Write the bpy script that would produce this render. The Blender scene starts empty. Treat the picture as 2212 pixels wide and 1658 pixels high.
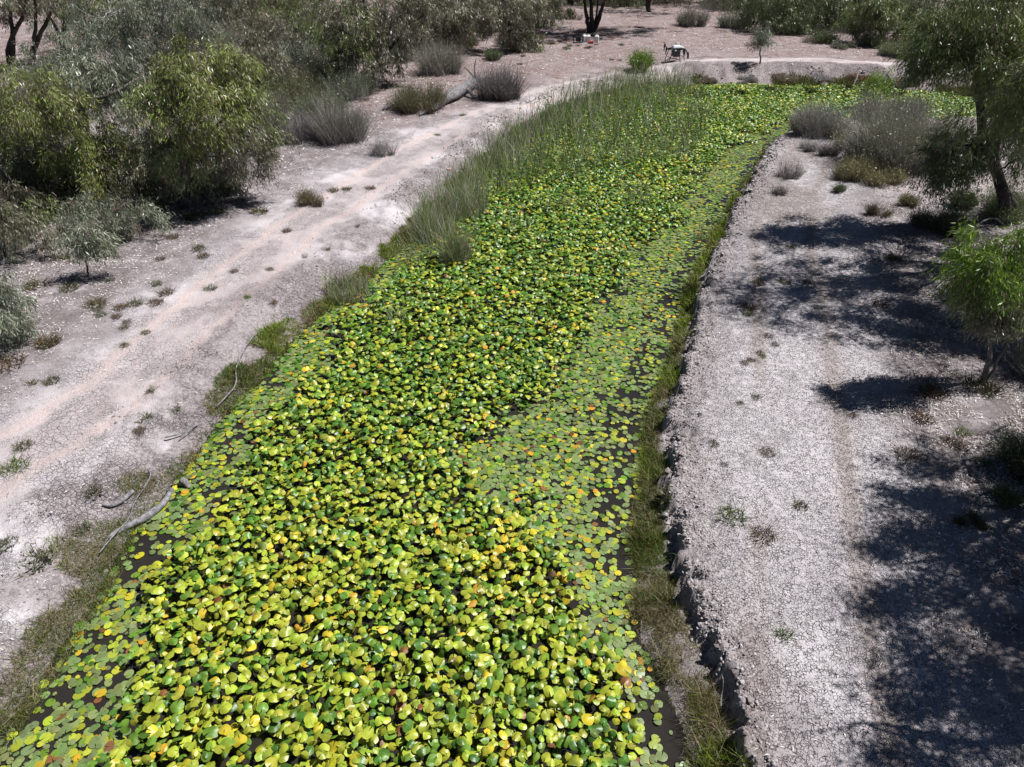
import bpy, math, random
import numpy as np
R = math.radians
rng = np.random.default_rng(11); random.seed(11)
sc = bpy.context.scene; col = sc.collection

# ---------------------------------------------------------------- camera, sky, sun, exposure
CH, PITCH, FPX, CX, CY = 8.0, 35.0, 2212*24/36, 1106.0, 829.0
cd = bpy.data.cameras.new('camera'); cam = bpy.data.objects.new('camera', cd); col.objects.link(cam)
cd.lens = 24; cd.sensor_width = 36; cd.clip_start = .1; cd.clip_end = 3000
cam.location = (0, 0, CH); cam.rotation_euler = (R(90-PITCH), 0, 0); sc.camera = cam
EL, AZ = 58.0, 10.0                                   # sun elevation, azimuth measured from +x towards +y
w = bpy.data.worlds.new('World'); sc.world = w; w.use_nodes = True
nt = w.node_tree; bg = nt.nodes['Background']; sk = nt.nodes.new('ShaderNodeTexSky')
sk.sky_type = 'NISHITA'; sk.sun_disc = False; sk.sun_elevation = R(EL); sk.sun_rotation = R(90-AZ); sk.altitude = 2500; sk.air_density = .45; sk.dust_density = .2
nt.links.new(sk.outputs[0], bg.inputs[0]); bg.inputs[1].default_value = .05
sl = bpy.data.lights.new('sun', 'SUN'); sl.energy = 5.0; sl.angle = R(.5); sl.color = (1, .975, .95)
so = bpy.data.objects.new('sun', sl); col.objects.link(so); so.rotation_euler = (0, R(90-EL), R(AZ))
so.location = (30, 5, 40)
vs = sc.view_settings; vs.view_transform = 'Standard'; vs.look = 'None'; vs.exposure = .58; vs.gamma = 1
SUN = np.array([math.cos(R(EL))*math.cos(R(AZ)), math.cos(R(EL))*math.sin(R(AZ)), math.sin(R(EL))])

# ---------------------------------------------------------------- photo pixel (2212 wide) -> place in the world
cp, sp = math.cos(R(PITCH)), math.sin(R(PITCH))
def ray(px, py):
    a = (px-CX)/FPX; b = (CY-py)/FPX
    return np.array([a, cp+b*sp, -sp+b*cp])
def G(px, py, z=.5):
    d = ray(px, py); return np.array([0, 0, CH]) + d*((CH-z)/(-d[2]))
def P(px, py, Y):
    d = ray(px, py); return np.array([0, 0, CH]) + d*(Y/d[1])
def project(p):
    p = np.asarray(p, float); q = p-np.array([0, 0, CH])
    f = q[..., 1]*cp-q[..., 2]*sp; u = q[..., 1]*sp+q[..., 2]*cp
    return CX+q[..., 0]/f*FPX, CY-u/f*FPX, f

# ---------------------------------------------------------------- small helpers
def reg(o, label, cat, group=None, kind=None):
    o['label'] = label; o['category'] = cat
    if group: o['group'] = group
    if kind: o['kind'] = kind
    return o
def link(o, parent=None):
    col.objects.link(o)
    if parent is not None: o.parent = parent
    return o
def empty(name, loc, rz=0):
    o = bpy.data.objects.new(name, None); o.location = tuple(loc); o.rotation_euler.z = rz
    o.empty_display_size = .2; return link(o)
def mk(name, V, faces, mat, parent=None, colr=None, smooth=True, cname='tint', loc=None):
    """faces: list of integer arrays (n,3) / (n,4)"""
    V = np.asarray(V, np.float32)
    me = bpy.data.meshes.new(name); me.vertices.add(len(V)); me.vertices.foreach_set('co', V.ravel())
    fs = [np.asarray(f, np.int32) for f in faces if len(f)]
    loops = np.concatenate([f.ravel() for f in fs]); cnt = np.concatenate([np.full(len(f), f.shape[1], np.int32) for f in fs])
    st = np.concatenate([[0], np.cumsum(cnt)[:-1]]).astype(np.int32)
    me.loops.add(len(loops)); me.loops.foreach_set('vertex_index', loops)
    me.polygons.add(len(cnt)); me.polygons.foreach_set('loop_start', st)
    try: me.polygons.foreach_set('loop_total', cnt)
    except Exception: pass
    me.polygons.foreach_set('use_smooth', np.full(len(cnt), smooth))
    if colr is not None:
        a = me.color_attributes.new(cname, 'FLOAT_COLOR', 'POINT')
        c = np.ones((len(V), 4), np.float32); c[:, :colr.shape[1]] = colr; a.data.foreach_set('color', c.ravel())
    me.update(calc_edges=True); me.validate()
    if mat: me.materials.append(mat)
    o = bpy.data.objects.new(name, me)
    if loc is not None: o.location = tuple(loc)
    return link(o, parent)
def unit(v): return v/np.maximum(np.linalg.norm(v, axis=-1, keepdims=True), 1e-9)
def sstep(a, b, x):
    t = np.clip((x-a)/(b-a), 0, 1); return t*t*(3-2*t)
_perm = np.random.default_rng(5).random((64, 64))
def vnoise(x, y):
    xi = np.floor(x).astype(int); yi = np.floor(y).astype(int); fx = x-xi; fy = y-yi
    fx = fx*fx*(3-2*fx); fy = fy*fy*(3-2*fy); g = lambda a, b: _perm[a % 64, b % 64]
    return (g(xi, yi)*(1-fx)+g(xi+1, yi)*fx)*(1-fy)+(g(xi, yi+1)*(1-fx)+g(xi+1, yi+1)*fx)*fy
def fbm(x, y, o=4):
    s = 0; a = .5; t = 0
    for k in range(o):
        s = s+a*vnoise(x*2**k+17.3*k, y*2**k+9.1*k); t += a; a *= .5
    return s/t

# ---------------------------------------------------------------- materials
class NT:
    def __init__(s, name):
        s.m = bpy.data.materials.new(name); s.m.use_nodes = True; s.t = s.m.node_tree; s.n = s.t.nodes
        s.bsdf = s.n['Principled BSDF']; s.out = s.n['Material Output']
    def add(s, typ, **kw):
        n = s.n.new(typ)
        for k, v in kw.items(): setattr(n, k, v)
        return n
    def put(s, sock, v):
        if hasattr(v, 'is_linked'): s.t.links.new(v, sock)
        elif v is not None:
            if isinstance(v, (tuple, list)) and len(v) == 3 and len(sock.default_value) == 4: v = (*v, 1)
            sock.default_value = v
    def noise(s, vec, scale, detail=4, rough=.55, dist=0):
        n = s.add('ShaderNodeTexNoise'); s.put(n.inputs['Vector'], vec); n.inputs['Scale'].default_value = scale
        n.inputs['Detail'].default_value = detail; n.inputs['Roughness'].default_value = rough; n.inputs['Distortion'].default_value = dist
        return n.outputs['Fac']
    def vor(s, vec, scale, feat='DISTANCE_TO_EDGE', rand=1, out='Distance'):
        n = s.add('ShaderNodeTexVoronoi', feature=feat); s.put(n.inputs['Vector'], vec); n.inputs['Scale'].default_value = scale
        n.inputs['Randomness'].default_value = rand; return n.outputs[out]
    def math(s, op, a, b=None, clamp=False):
        n = s.add('ShaderNodeMath', operation=op, use_clamp=clamp); s.put(n.inputs[0], a)
        if b is not None: s.put(n.inputs[1], b)
        return n.outputs[0]
    def ramp(s, f, a, b, lo=0., hi=1.):
        n = s.add('ShaderNodeMapRange', interpolation_type='SMOOTHSTEP'); s.put(n.inputs[0], f)
        for i, v in zip((1, 2, 3, 4), (a, b, lo, hi)): s.put(n.inputs[i], v)
        return n.outputs[0]
    def mix(s, f, a, b, blend='MIX'):
        n = s.add('ShaderNodeMix', data_type='RGBA', blend_type=blend); s.put(n.inputs[0], f); s.put(n.inputs[6], a); s.put(n.inputs[7], b)
        return n.outputs[2]
    def attr(s, name): return s.add('ShaderNodeAttribute', attribute_name=name)
    def pos(s): return s.add('ShaderNodeNewGeometry').outputs['Position']
    def obj(s): return s.add('ShaderNodeTexCoord').outputs['Object']
    def bump(s, h, strength, dist):
        n = s.add('ShaderNodeBump'); s.put(n.inputs['Height'], h); n.inputs['Strength'].default_value = strength; n.inputs['Distance'].default_value = dist
        return n.outputs[0]
    def base(s, c, rough=.8, spec=.3, normal=None):
        s.put(s.bsdf.inputs['Base Color'], c); s.put(s.bsdf.inputs['Roughness'], rough); s.put(s.bsdf.inputs['Specular IOR Level'], spec)
        if normal is not None: s.put(s.bsdf.inputs['Normal'], normal)
        return s.m

def leaf_material(name, rough, spec, trans):
    n = NT(name); a = n.attr('tint').outputs['Color']
    v = n.noise(n.obj(), 3.0, 2); c = n.mix(.35, a, n.mix(v, (.35, .35, .35), (1, 1, 1)), 'MULTIPLY') if name != 'lily leaf' else n.mix(.4, a, n.mix(n.noise(n.obj(), 26, 3), (.55, .6, .5), (1.15, 1.1, 1)), 'MULTIPLY')
    n.base(c, rough, spec)
    tr = n.add('ShaderNodeBsdfTranslucent'); n.put(tr.inputs[0], c)
    mx = n.add('ShaderNodeMixShader'); mx.inputs[0].default_value = trans
    n.t.links.new(n.bsdf.outputs[0], mx.inputs[1]); n.t.links.new(tr.outputs[0], mx.inputs[2]); n.t.links.new(mx.outputs[0], n.out.inputs[0])
    return n.m
M = {}
M['lily'] = leaf_material('lily leaf', .42, .55, .18)
M['leaf'] = leaf_material('gum leaf', .38, .5, .28)
M['blade'] = leaf_material('grass blade', .6, .25, .2)
M['twig'] = leaf_material('dry twig', .85, .15, .0)
def bark(name, a, b, sc_=1.0):
    n = NT(name); o = n.obj(); f = n.noise(o, 5*sc_, 6, .65); g = n.noise(o, 1.2*sc_, 3)
    c = n.mix(n.ramp(f, .3, .7), a, b); c = n.mix(n.math('MULTIPLY', n.ramp(g, .45, .7), .6), c, tuple(x*.55 for x in a))
    return n.base(c, .9, .15, n.bump(f, .8, .03))
M['bark_dark'] = bark('dark bark', (.030, .025, .024), (.085, .072, .066))
M['bark_grey'] = bark('grey bark', (.09, .078, .072), (.22, .19, .175))
M['bark_pale'] = bark('pale bark', (.22, .20, .19), (.46, .43, .42))
M['bark_red'] = bark('red brown stem', (.10, .05, .035), (.2, .10, .07))
def driftwood():
    n = NT('weathered wood'); o = n.obj()
    mp = n.add('ShaderNodeMapping'); mp.inputs['Scale'].default_value = (1, 1, 1); n.put(mp.inputs[0], o)
    f = n.noise(mp.outputs[0], 16, 6, .7); g = n.noise(o, 3, 3)
    c = n.mix(n.ramp(f, .32, .66), (.08, .076, .08), (.29, .28, .295)); c = n.mix(n.ramp(g, .52, .72), c, (.09, .085, .085))
    return n.base(c, .85, .2, n.bump(f, .7, .02))
M['wood'] = driftwood()
def plain(name, c, rough=.5, spec=.4, var=.25):
    n = NT(name); f = n.noise(n.obj(), 9, 3); return n.base(n.mix(f, tuple(x*(1-var) for x in c), tuple(min(1, x*(1+var)) for x in c)), rough, spec)
M['black'] = plain('black carbon', (.012, .012, .014), .45)
M['dark_grey'] = plain('dark grey plastic', (.05, .052, .056), .5)
M['white_shell'] = plain('white plastic shell', (.72, .73, .76), .35, .5, .06)
M['jug'] = plain('white jug plastic', (.74, .76, .72), .4, .4, .08)
M['red'] = plain('faded red plastic', (.42, .05, .04), .5)
M['pink'] = plain('faded pink plastic', (.62, .33, .31), .7)
def water_material():
    n = NT('dark pond water'); o = n.pos(); f = n.noise(o, 1.3, 3)
    return n.base(n.mix(f, (.012, .011, .010), (.034, .030, .025)), .07, .5, n.bump(n.noise(o, 7, 2), .05, .02))
M['water'] = water_material()

def ground_material():
    n = NT('dry clay ground'); p = n.pos(); z = n.attr('zone'); sep = n.add('ShaderNodeSeparateColor'); n.put(sep.inputs[0], z.outputs['Color'])
    lit, trk, bnk = sep.outputs[0], sep.outputs[1], sep.outputs[2]; crk = z.outputs['Alpha']
    z2 = n.attr('zone_b'); sep2 = n.add('ShaderNodeSeparateColor'); n.put(sep2.inputs[0], z2.outputs['Color']); rgt, red, sand = sep2.outputs[0], sep2.outputs[1], sep2.outputs[2]
    big = n.noise(p, .55, 4, .6); mid = n.noise(p, 3.2, 5, .65); fine = n.noise(p, 17, 6, .75); vfine = n.noise(p, 60, 3, .7)
    c = n.mix(n.ramp(big, .3, .7), (.56, .515, .52), (.69, .645, .645))
    c = n.mix(n.ramp(mid, .48, .76, 0., .4), c, (.40, .36, .355))
    # cracked clay
    wob = n.add('ShaderNodeVectorMath', operation='ADD'); n.put(wob.inputs[0], p)
    nz = n.add('ShaderNodeTexNoise'); n.put(nz.inputs['Vector'], p); nz.inputs['Scale'].default_value = 4.0; nz.inputs['Detail'].default_value = 2
    sc3 = n.add('ShaderNodeVectorMath', operation='SCALE'); n.put(sc3.inputs[0], nz.outputs['Color']); sc3.inputs['Scale'].default_value = .08
    n.put(wob.inputs[1], sc3.outputs[0]); wp = wob.outputs[0]
    e1 = n.vor(wp, 10.5); e2 = n.vor(wp, 25.0)
    k1 = n.ramp(e1, .012, .05, .85, 0.); k2 = n.ramp(e2, .01, .07, .6, 0.)
    cr = n.math('MULTIPLY', n.math('MAXIMUM', k1, n.math('MULTIPLY', k2, n.ramp(mid, .35, .6))), crk)
    cr = n.math('MULTIPLY', cr, n.ramp(n.noise(p, .8, 4, .6), .40, .60, .08, .85))
    # crumbly right bank: dense dark pits between pale crumbs
    e3 = n.vor(wp, 24.0); pit = n.math('MULTIPLY', n.math('MULTIPLY', n.ramp(e3, .02, .14, 1., 0.), n.ramp(n.noise(p, 11, 4, .75), .40, .66)), rgt)
    c = n.mix(trk, c, n.mix(n.ramp(mid, .3, .7), (.55, .445, .415), (.69, .58, .545)))
    c = n.mix(n.math('MULTIPLY', sand, n.ramp(mid, .2, .6, .5, 1.)), c, (.42, .36, .33))
    # leaf litter floor: mottled grey-brown
    lc = n.mix(n.ramp(fine, .36, .68), (.075, .062, .06), (.30, .265, .265)); lc = n.mix(n.ramp(mid, .42, .7, 0., .75), lc, (.17, .13, .12))
    lmask = n.math('MULTIPLY', lit, n.ramp(n.noise(p, 1.7, 5, .7), .25, .6, .45, 1.)); c = n.mix(lmask, c, lc)
    c = n.mix(n.math('MULTIPLY', red, .55), c, n.mix(mid, (.23, .165, .155), (.42, .33, .31)))
    c = n.mix(n.math('MULTIPLY', red, n.ramp(n.noise(p, 1.1, 6, .75), .42, .66)), c, n.mix(fine, (.10, .055, .042), (.33, .215, .18)))
    # grain everywhere
    spk = n.noise(p, 34, 4, .8)
    c = n.mix(n.ramp(fine, .50, .70, 0., .7), c, n.mix(.35, c, (.14, .115, .11)))
    c = n.mix(n.math('MULTIPLY', n.ramp(spk, .54, .66, 0., .75), n.ramp(mid, .3, .6, .25, .85)), c, (.19, .16, .155))
    c = n.mix(n.ramp(spk, .28, .42, .35, 0.), c, (.66, .63, .64))
    c = n.mix(n.ramp(vfine, .35, .7, .35, 0.), c, (.2, .18, .18))
    c = n.mix(bnk, c, n.mix(n.ramp(fine, .35, .62), (.10, .083, .08), (.36, .31, .30)))
    c = n.mix(cr, c, (.085, .075, .075)); c = n.mix(n.math('MULTIPLY', pit, .42), c, (.12, .10, .10))
    h = n.math('ADD', n.math('MULTIPLY', fine, .6), n.math('MULTIPLY', vfine, .35)); h = n.math('SUBTRACT', h, n.math('MULTIPLY', cr, 1.2)); h = n.math('SUBTRACT', h, n.math('MULTIPLY', pit, 1.4))
    c = n.mix(1.0, c, (.955, .965, 1.0), 'MULTIPLY')
    return n.base(c, .95, .1, n.bump(h, .9, .05))
M['ground'] = ground_material()

# ---------------------------------------------------------------- pond outline and terrain
# px, py on the water plane, then shelf width, ramp width, bank height
L_ = [(-420, 2050), (-60, 1660), (20, 1560), (75, 1480), (140, 1385), (200, 1300), (262, 1180), (300, 1125), (350, 1075), (400, 1010), (445, 950), (490, 885), (555, 825), (610, 755), (690, 680), (780, 615), (850, 548), (905, 495), (985, 415), (1065, 345), (1130, 285), (1200, 245), (1280, 212), (1370, 192), (1430, 186)]
F_ = [(1500, 184), (1600, 183), (1720, 184), (1850, 188), (1960, 195), (2060, 205), (2160, 217), (2300, 235), (2560, 262)]
B_ = [(2560, 330), (2300, 298), (2110, 274), (1990, 272), (1900, 276), (1800, 278), (1740, 272), (1705, 285)]
R_ = [(1672, 315), (1640, 345), (1612, 395), (1565, 470), (1525, 550), (1500, 600), (1482, 660), (1462, 745), (1440, 820), (1412, 880), (1395, 940), (1396, 1010), (1385, 1090), (1370, 1170), (1385, 1230), (1375, 1300), (1385, 1380), (1415, 1440), (1450, 1510), (1485, 1600), (1510, 1680), (1600, 2050)]
poly = []; prof = []
for q in L_: poly.append(G(*q, 0)[:2]); prof.append((.40, .85, .42, 0))
for q in F_: poly.append(G(*q, 0)[:2]); prof.append((.35, 2.3, .75, 1))
for q in B_: poly.append(G(*q, 0)[:2]); prof.append((.3, .6, .5, 1))
for i, q in enumerate(R_):
    poly.append(G(*q, 0)[:2]); s = np.interp(q[1], [300, 400, 560, 700, 900, 1100, 1250, 1400, 1700], [.08, .12, .24, .16, .24, .38, .50, .62, .40]); prof.append((s, .16, .42, 2))
poly = np.array(poly); prof = np.array(prof, float)
def pond(x, y):
    """signed distance to the shore (positive on land) and shore profile"""
    x = np.atleast_1d(np.asarray(x, float)); y = np.atleast_1d(np.asarray(y, float))
    best = np.full(x.shape, 1e18); pr = np.zeros(x.shape+(4,)); ins = np.zeros(x.shape, bool)
    n = len(poly)
    for i in range(n):
        a = poly[i]; b = poly[(i+1) % n]; d = b-a; L2 = d@d
        t = np.clip(((x-a[0])*d[0]+(y-a[1])*d[1])/L2, 0, 1)
        dd = (x-a[0]-t*d[0])**2+(y-a[1]-t*d[1])**2; m = dd < best
        best = np.where(m, dd, best); pr = np.where(m[..., None], prof[i]*(1-t[..., None])+prof[(i+1) % n]*t[..., None], pr)
        c = (a[1] > y) != (b[1] > y)
        with np.errstate(divide='ignore', invalid='ignore'):
            ins ^= c & (x < (b[0]-a[0])*(y-a[1])/(b[1]-a[1])+a[0])
    d = np.sqrt(best); return np.where(ins, -d, d), pr
def pline(x, y, pts):
    best = np.full(np.shape(x), 1e18)
    for a, b in zip(pts[:-1], pts[1:]):
        d = b-a; t = np.clip(((x-a[0])*d[0]+(y-a[1])*d[1])/(d@d), 0, 1); best = np.minimum(best, (x-a[0]-t*d[0])**2+(y-a[1]-t*d[1])**2)
    return np.sqrt(best)
def gl(pts, z=.5): return np.array([G(*q, z)[:2] for q in pts])
TRACK = gl([(-500, 1330), (-200, 1120), (0, 990), (120, 925), (250, 835), (400, 695), (500, 605), (640, 492), (780, 400), (900, 322), (1060, 240), (1200, 190), (1350, 160), (1500, 141), (1650, 133), (1800, 136), (1960, 149), (2212, 176), (2500, 215)])
RTRK = gl([(1850, 2100), (1790, 1658), (1760, 1400), (1740, 1200), (1730, 1000), (1720, 820), (1710, 650), (1690, 520), (1700, 430), (1730, 370), (1755, 320)])
SIDE = gl([(1990, 410), (2110, 395), (2300, 410)])
FARP = gl([(-200, 90), (0, 62), (100, 45), (200, 30), (320, 12)])
def shore(n, which, dmin, dmax, power=1.0):
    pts = {'L': L_, 'F': F_, 'R': R_, 'B': B_}[which]; q = np.array([G(*p, 0)[:2] for p in pts]); seg = q[1:]-q[:-1]; L = np.linalg.norm(seg, axis=1); mid = (q[1:]+q[:-1])/2
    wgt = L*np.minimum(1, 10/np.hypot(mid[:, 0], mid[:, 1]))**power; i = rng.choice(len(L), n, p=wgt/wgt.sum()); t = rng.random(n)
    nrm = np.stack([-seg[:, 1], seg[:, 0]], -1)/L[:, None]; p = q[i]+seg[i]*t[:, None]+nrm[i]*rng.uniform(dmin, dmax, n)[:, None]; return p[:, 0], p[:, 1]
def hgt(x, y, want=False):
    x = np.atleast_1d(np.asarray(x, float)); y = np.atleast_1d(np.asarray(y, float))
    d, pr = pond(x, y); n1 = fbm(x*1.1, y*1.1, 4)-.5; n2 = fbm(x*5, y*5, 3)-.5
    sh, rp, bh, side = pr[..., 0], pr[..., 1], pr[..., 2], pr[..., 3]
    rough_r = np.clip(1-np.abs(side-2), 0, 1)
    n6 = fbm(x*11, y*11, 2)-.5; dj = d+rough_r*(n2*.34+n1*.30+n6*.10)+(1-rough_r)*(n1*.5+n2*.12)
    shelf = .015+.10*np.clip(d/np.maximum(sh, .05), 0, 1)
    t = sstep(0, 1, (dj-sh)/rp); bhj = bh+(0.5-bh)*sstep(1.5, 6, d)
    z = np.where(d < 0, -.35*sstep(0, .8, -d)-.01, shelf*(1-t)+bhj*t)
    edge = np.exp(-((dj-sh-rp*.9)/.35)**2)
    z = z+np.where(d > 0, t*(n1*.12+n2*.03+edge*n2*.14*(1+rough_r)+np.exp(-((dj-sh-rp)/.5)**2)*n6*.10), 0)
    z = z+np.where((d > .1) & (d < 3) & (np.abs(side-1) < .5), (fbm(x*2.6, y*2.6, 3)-.5)*.55*sstep(.1, .8, d)*sstep(3, 1.6, d), 0)
    far = fbm(x*.08, y*.08, 3)-.5; z = z+sstep(3, 12, d)*far*.35
    z = np.where(d > 0, np.maximum(z, .012), z)
    if want: return z, d, pr, dj
    return z
def GH(px, py):
    """ground point seen at a pixel"""
    z = .5
    for _ in range(4):
        p = G(px, py, z); z = float(hgt(p[0], p[1])[0])
    p = G(px, py, z); return np.array([p[0], p[1], z])

def terrain():
    ys = [-14.0]
    while ys[-1] < 420:
        y = ys[-1]; ys.append(y+max(.05, .045+.0042*max(y-4, 0)) if y > 1.5 else y+.5) if y < 95 else ys.append(y*1.06)
    ys = np.array(ys); nc = 620
    u = np.linspace(-1, 1, nc); u = .8*u+.2*u**3
    X = u[None, :]*(10+.92*np.maximum(ys, 0))[:, None]; Y = np.repeat(ys[:, None], nc, 1)
    x = X.ravel(); y = Y.ravel(); z, d, pr, dj = hgt(x, y, True)
    side = pr[:, 3]; sh, rp = pr[:, 0], pr[:, 1]
    n1 = fbm(x*.7, y*.7, 4); n2 = fbm(x*2.3+5, y*2.3, 4)
    td = pline(x, y, TRACK); rd = pline(x, y, RTRK); sd = pline(x, y, SIDE); fd = pline(x, y, FARP)
    px, py, f = project(np.stack([x, y, z], -1))
    # which side of the left track
    n3 = fbm(x*1.5, y*1.5+3, 3); tdw = td+(n3-.5)*.25; rut = np.exp(-((tdw-.68)/.18)**2)+.45*np.exp(-((tdw-.2)/.1)**2)
    wear = rut*(.62+.45*n2)+.22*sstep(1.5, .6, tdw)
    wear = np.maximum(wear, sstep(1.6, .5, sd+(n1-.5)*2)*.8); wear = np.maximum(wear, sstep(2.6, 1.0, fd+(n1-.5)*2)*.9)
    isL = (pr[:, 3] < .5) & (y < 40)
    right = (x > np.interp(y, poly[-len(R_):][::-1, 1], poly[-len(R_):][::-1, 0])) & (y < 33)
    near_bank = sstep(.1, .6, d)
    litL = sstep(.7, 3.0, td+(n1-.5)*3.0)*(~right)*sstep(7.0, 11.5, y+(n1-.5)*4)
    litL = np.where((td < 6) & (d < td) & (~right), litL*.30, litL)
    litR = sstep(1.35, 2.7, rd+(n1-.5)*2.4+np.maximum(0, 5-y)*.0)*right*sstep(.9, 2.5, d)
    lit = np.where(right, litR, litL); lit = np.where((y > 30), np.maximum(lit, .55*sstep(.6, 2.5, td)*(~right)), lit)
    lit *= 1-.85*np.clip(wear, 0, 1)
    bank = sstep(0, 1, (dj-sh*.6)/.15)*sstep(1, .0, (dj-sh-np.where(np.abs(side-1) < .4, .75, 1)*rp)/(.9+1.0*(n2-.2)))*np.where(side > 1.5, .75, np.where(side > .6, 1.0, .75))*np.where(side > 1.5, .8, np.where(side > .6, 1.0, sstep(.36, .52, n1)))
    n5 = fbm(x*1.6+11, y*1.6, 4); bank = np.maximum(bank, np.where((side < .6) & (y > 6.5) & (y < 19), sstep(1.9, .7, d+(n5-.5)*2.2)*sstep(.36, .56, n5)*.95, 0))
    bank = np.where((np.abs(side-1) < .4) & (y > 27), np.maximum(bank, sstep(2.6, 1.6, d+(n5-.5)*1.5)*(.85+.8*(n2-.3))), bank)
    bank = np.where(d < sh+.05, np.maximum(bank, .85), bank)
    crk = (1-np.clip(lit*1.1, 0, 1))*(1-np.clip(wear, 0, 1)*.8)*np.where(right, .22, 1)*sstep(.35, .55, n1+.12)
    rgt = right*(1-lit)*sstep(0, .5, d-sh)
    red = sstep(26, 38, y)*sstep(.75, 1.3, td)*1.2+lit*.08+.25*sstep(.1,.5,np.exp(-(td/.35)**2))*(y<30)
    sand = right*np.clip(np.exp(-((rd-.72)/.16)**2)*sstep(.30, .48, fbm(x*.9, y*.3+3, 3))*1.25+sstep(.6, .72, fbm(x*.55+9, y*.4, 3))*sstep(2, .5, rd), 0, 1)*.95
    zone = np.stack([np.clip(lit, 0, 1), np.clip(wear, 0, 1), np.clip(bank, 0, 1), np.clip(crk, 0, 1)], -1)
    zb = np.stack([np.clip(rgt, 0, 1), np.clip(red, 0, 1), np.clip(sand, 0, 1), np.ones_like(x)], -1)
    V = np.stack([x, y, z], -1); nr = len(ys)
    i = (np.arange(nr-1)[:, None]*nc+np.arange(nc-1)[None, :]).ravel(); F = np.stack([i, i+1, i+nc+1, i+nc], -1)
    fc = V[F].mean(1); ptd = pline(fc[:, 0], fc[:, 1], TRACK); onp = (ptd < 1.15) & (fc[:, 1] < 70)
    def sub(name, sel, label, cat):
        Fs = F[sel]; used, inv = np.unique(Fs, return_inverse=True)
        o = mk(name, V[used], [inv.reshape(Fs.shape)], M['ground'], None, zone[used], True, 'zone')
        a = o.data.color_attributes.new('zone_b', 'FLOAT_COLOR', 'POINT'); a.data.foreach_set('color', zb[used].astype(np.float32).ravel())
        reg(o, label, cat, None, 'structure')
    sub('ground', ~onp, 'pale dry clay ground with cracks, leaf litter and crumbling pond banks', 'ground')
    sub('path', onp, 'worn pinkish dirt vehicle track curving along the left bank and round the far end', 'path')
terrain()
wx0, wy0 = poly.min(0)-.0; wx1, wy1 = poly.max(0)
def water():
    nx = 40; xs = np.linspace(wx0, wx1, nx); ys = np.linspace(wy0, wy1, nx); X, Y = np.meshgrid(xs, ys)
    V = np.stack([X.ravel(), Y.ravel(), np.zeros(nx*nx)], -1); i = (np.arange(nx-1)[:, None]*nx+np.arange(nx-1)[None]).ravel()
    reg(mk('water', V, [np.stack([i, i+1, i+nx+1, i+nx], -1)], M['water']), 'dark still pond water between the lily pads', 'water', None, 'structure')
water()

# ---------------------------------------------------------------- lily pads
TINT = {'deep green': (.065, .16, .022), 'green': (.13, .245, .028), 'yellow-green': (.35, .405, .04), 'pale green': (.19, .255, .095), 'yellow': (.56, .46, .035), 'orange': (.55, .30, .03), 'brown': (.20, .09, .035)}
TN = list(TINT)
def pad_shape(seg, rings, dome, fold, wave, curl, rs):
    """unit radius pad with a notch"""
    a = np.linspace(.13, 2*math.pi-.13, seg); V = [(0, 0, dome)]; F3 = []; F4 = []
    ph = rs.random()*6.28; ph2 = rs.random()*6.28; k2 = rs.uniform(.03, .13); k5 = rs.uniform(.0, .06); k9 = rs.uniform(0, .035)
    for r in rings:
        for j, t in enumerate(a):
            rr = r*(1+k2*math.sin(2*t+ph)+(k5*math.sin(5*t+ph2)+k9*math.sin(9*t+ph))*(r > .9)); e = (1 if j not in (0, seg-1) else .97)
            x, y = rr*e*math.cos(t), rr*e*math.sin(t)
            z = dome*(1-r**1.35)-fold*abs(y)**1.15*.9+wave*r*r*math.sin(3*t+ph)+curl*(r**4)*math.sin(2*t+ph2)
            V.append((x, y, z))
    n = seg
    for j in range(n-1): F3.append((0, 1+j, 2+j))
    for k in range(len(rings)-1):
        o = 1+k*n
        for j in range(n-1): F4.append((o+j, o+n+j, o+n+j+1, o+j+1))
    return np.array(V, float), np.array(F3), np.array(F4).reshape(-1, 4)
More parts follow.
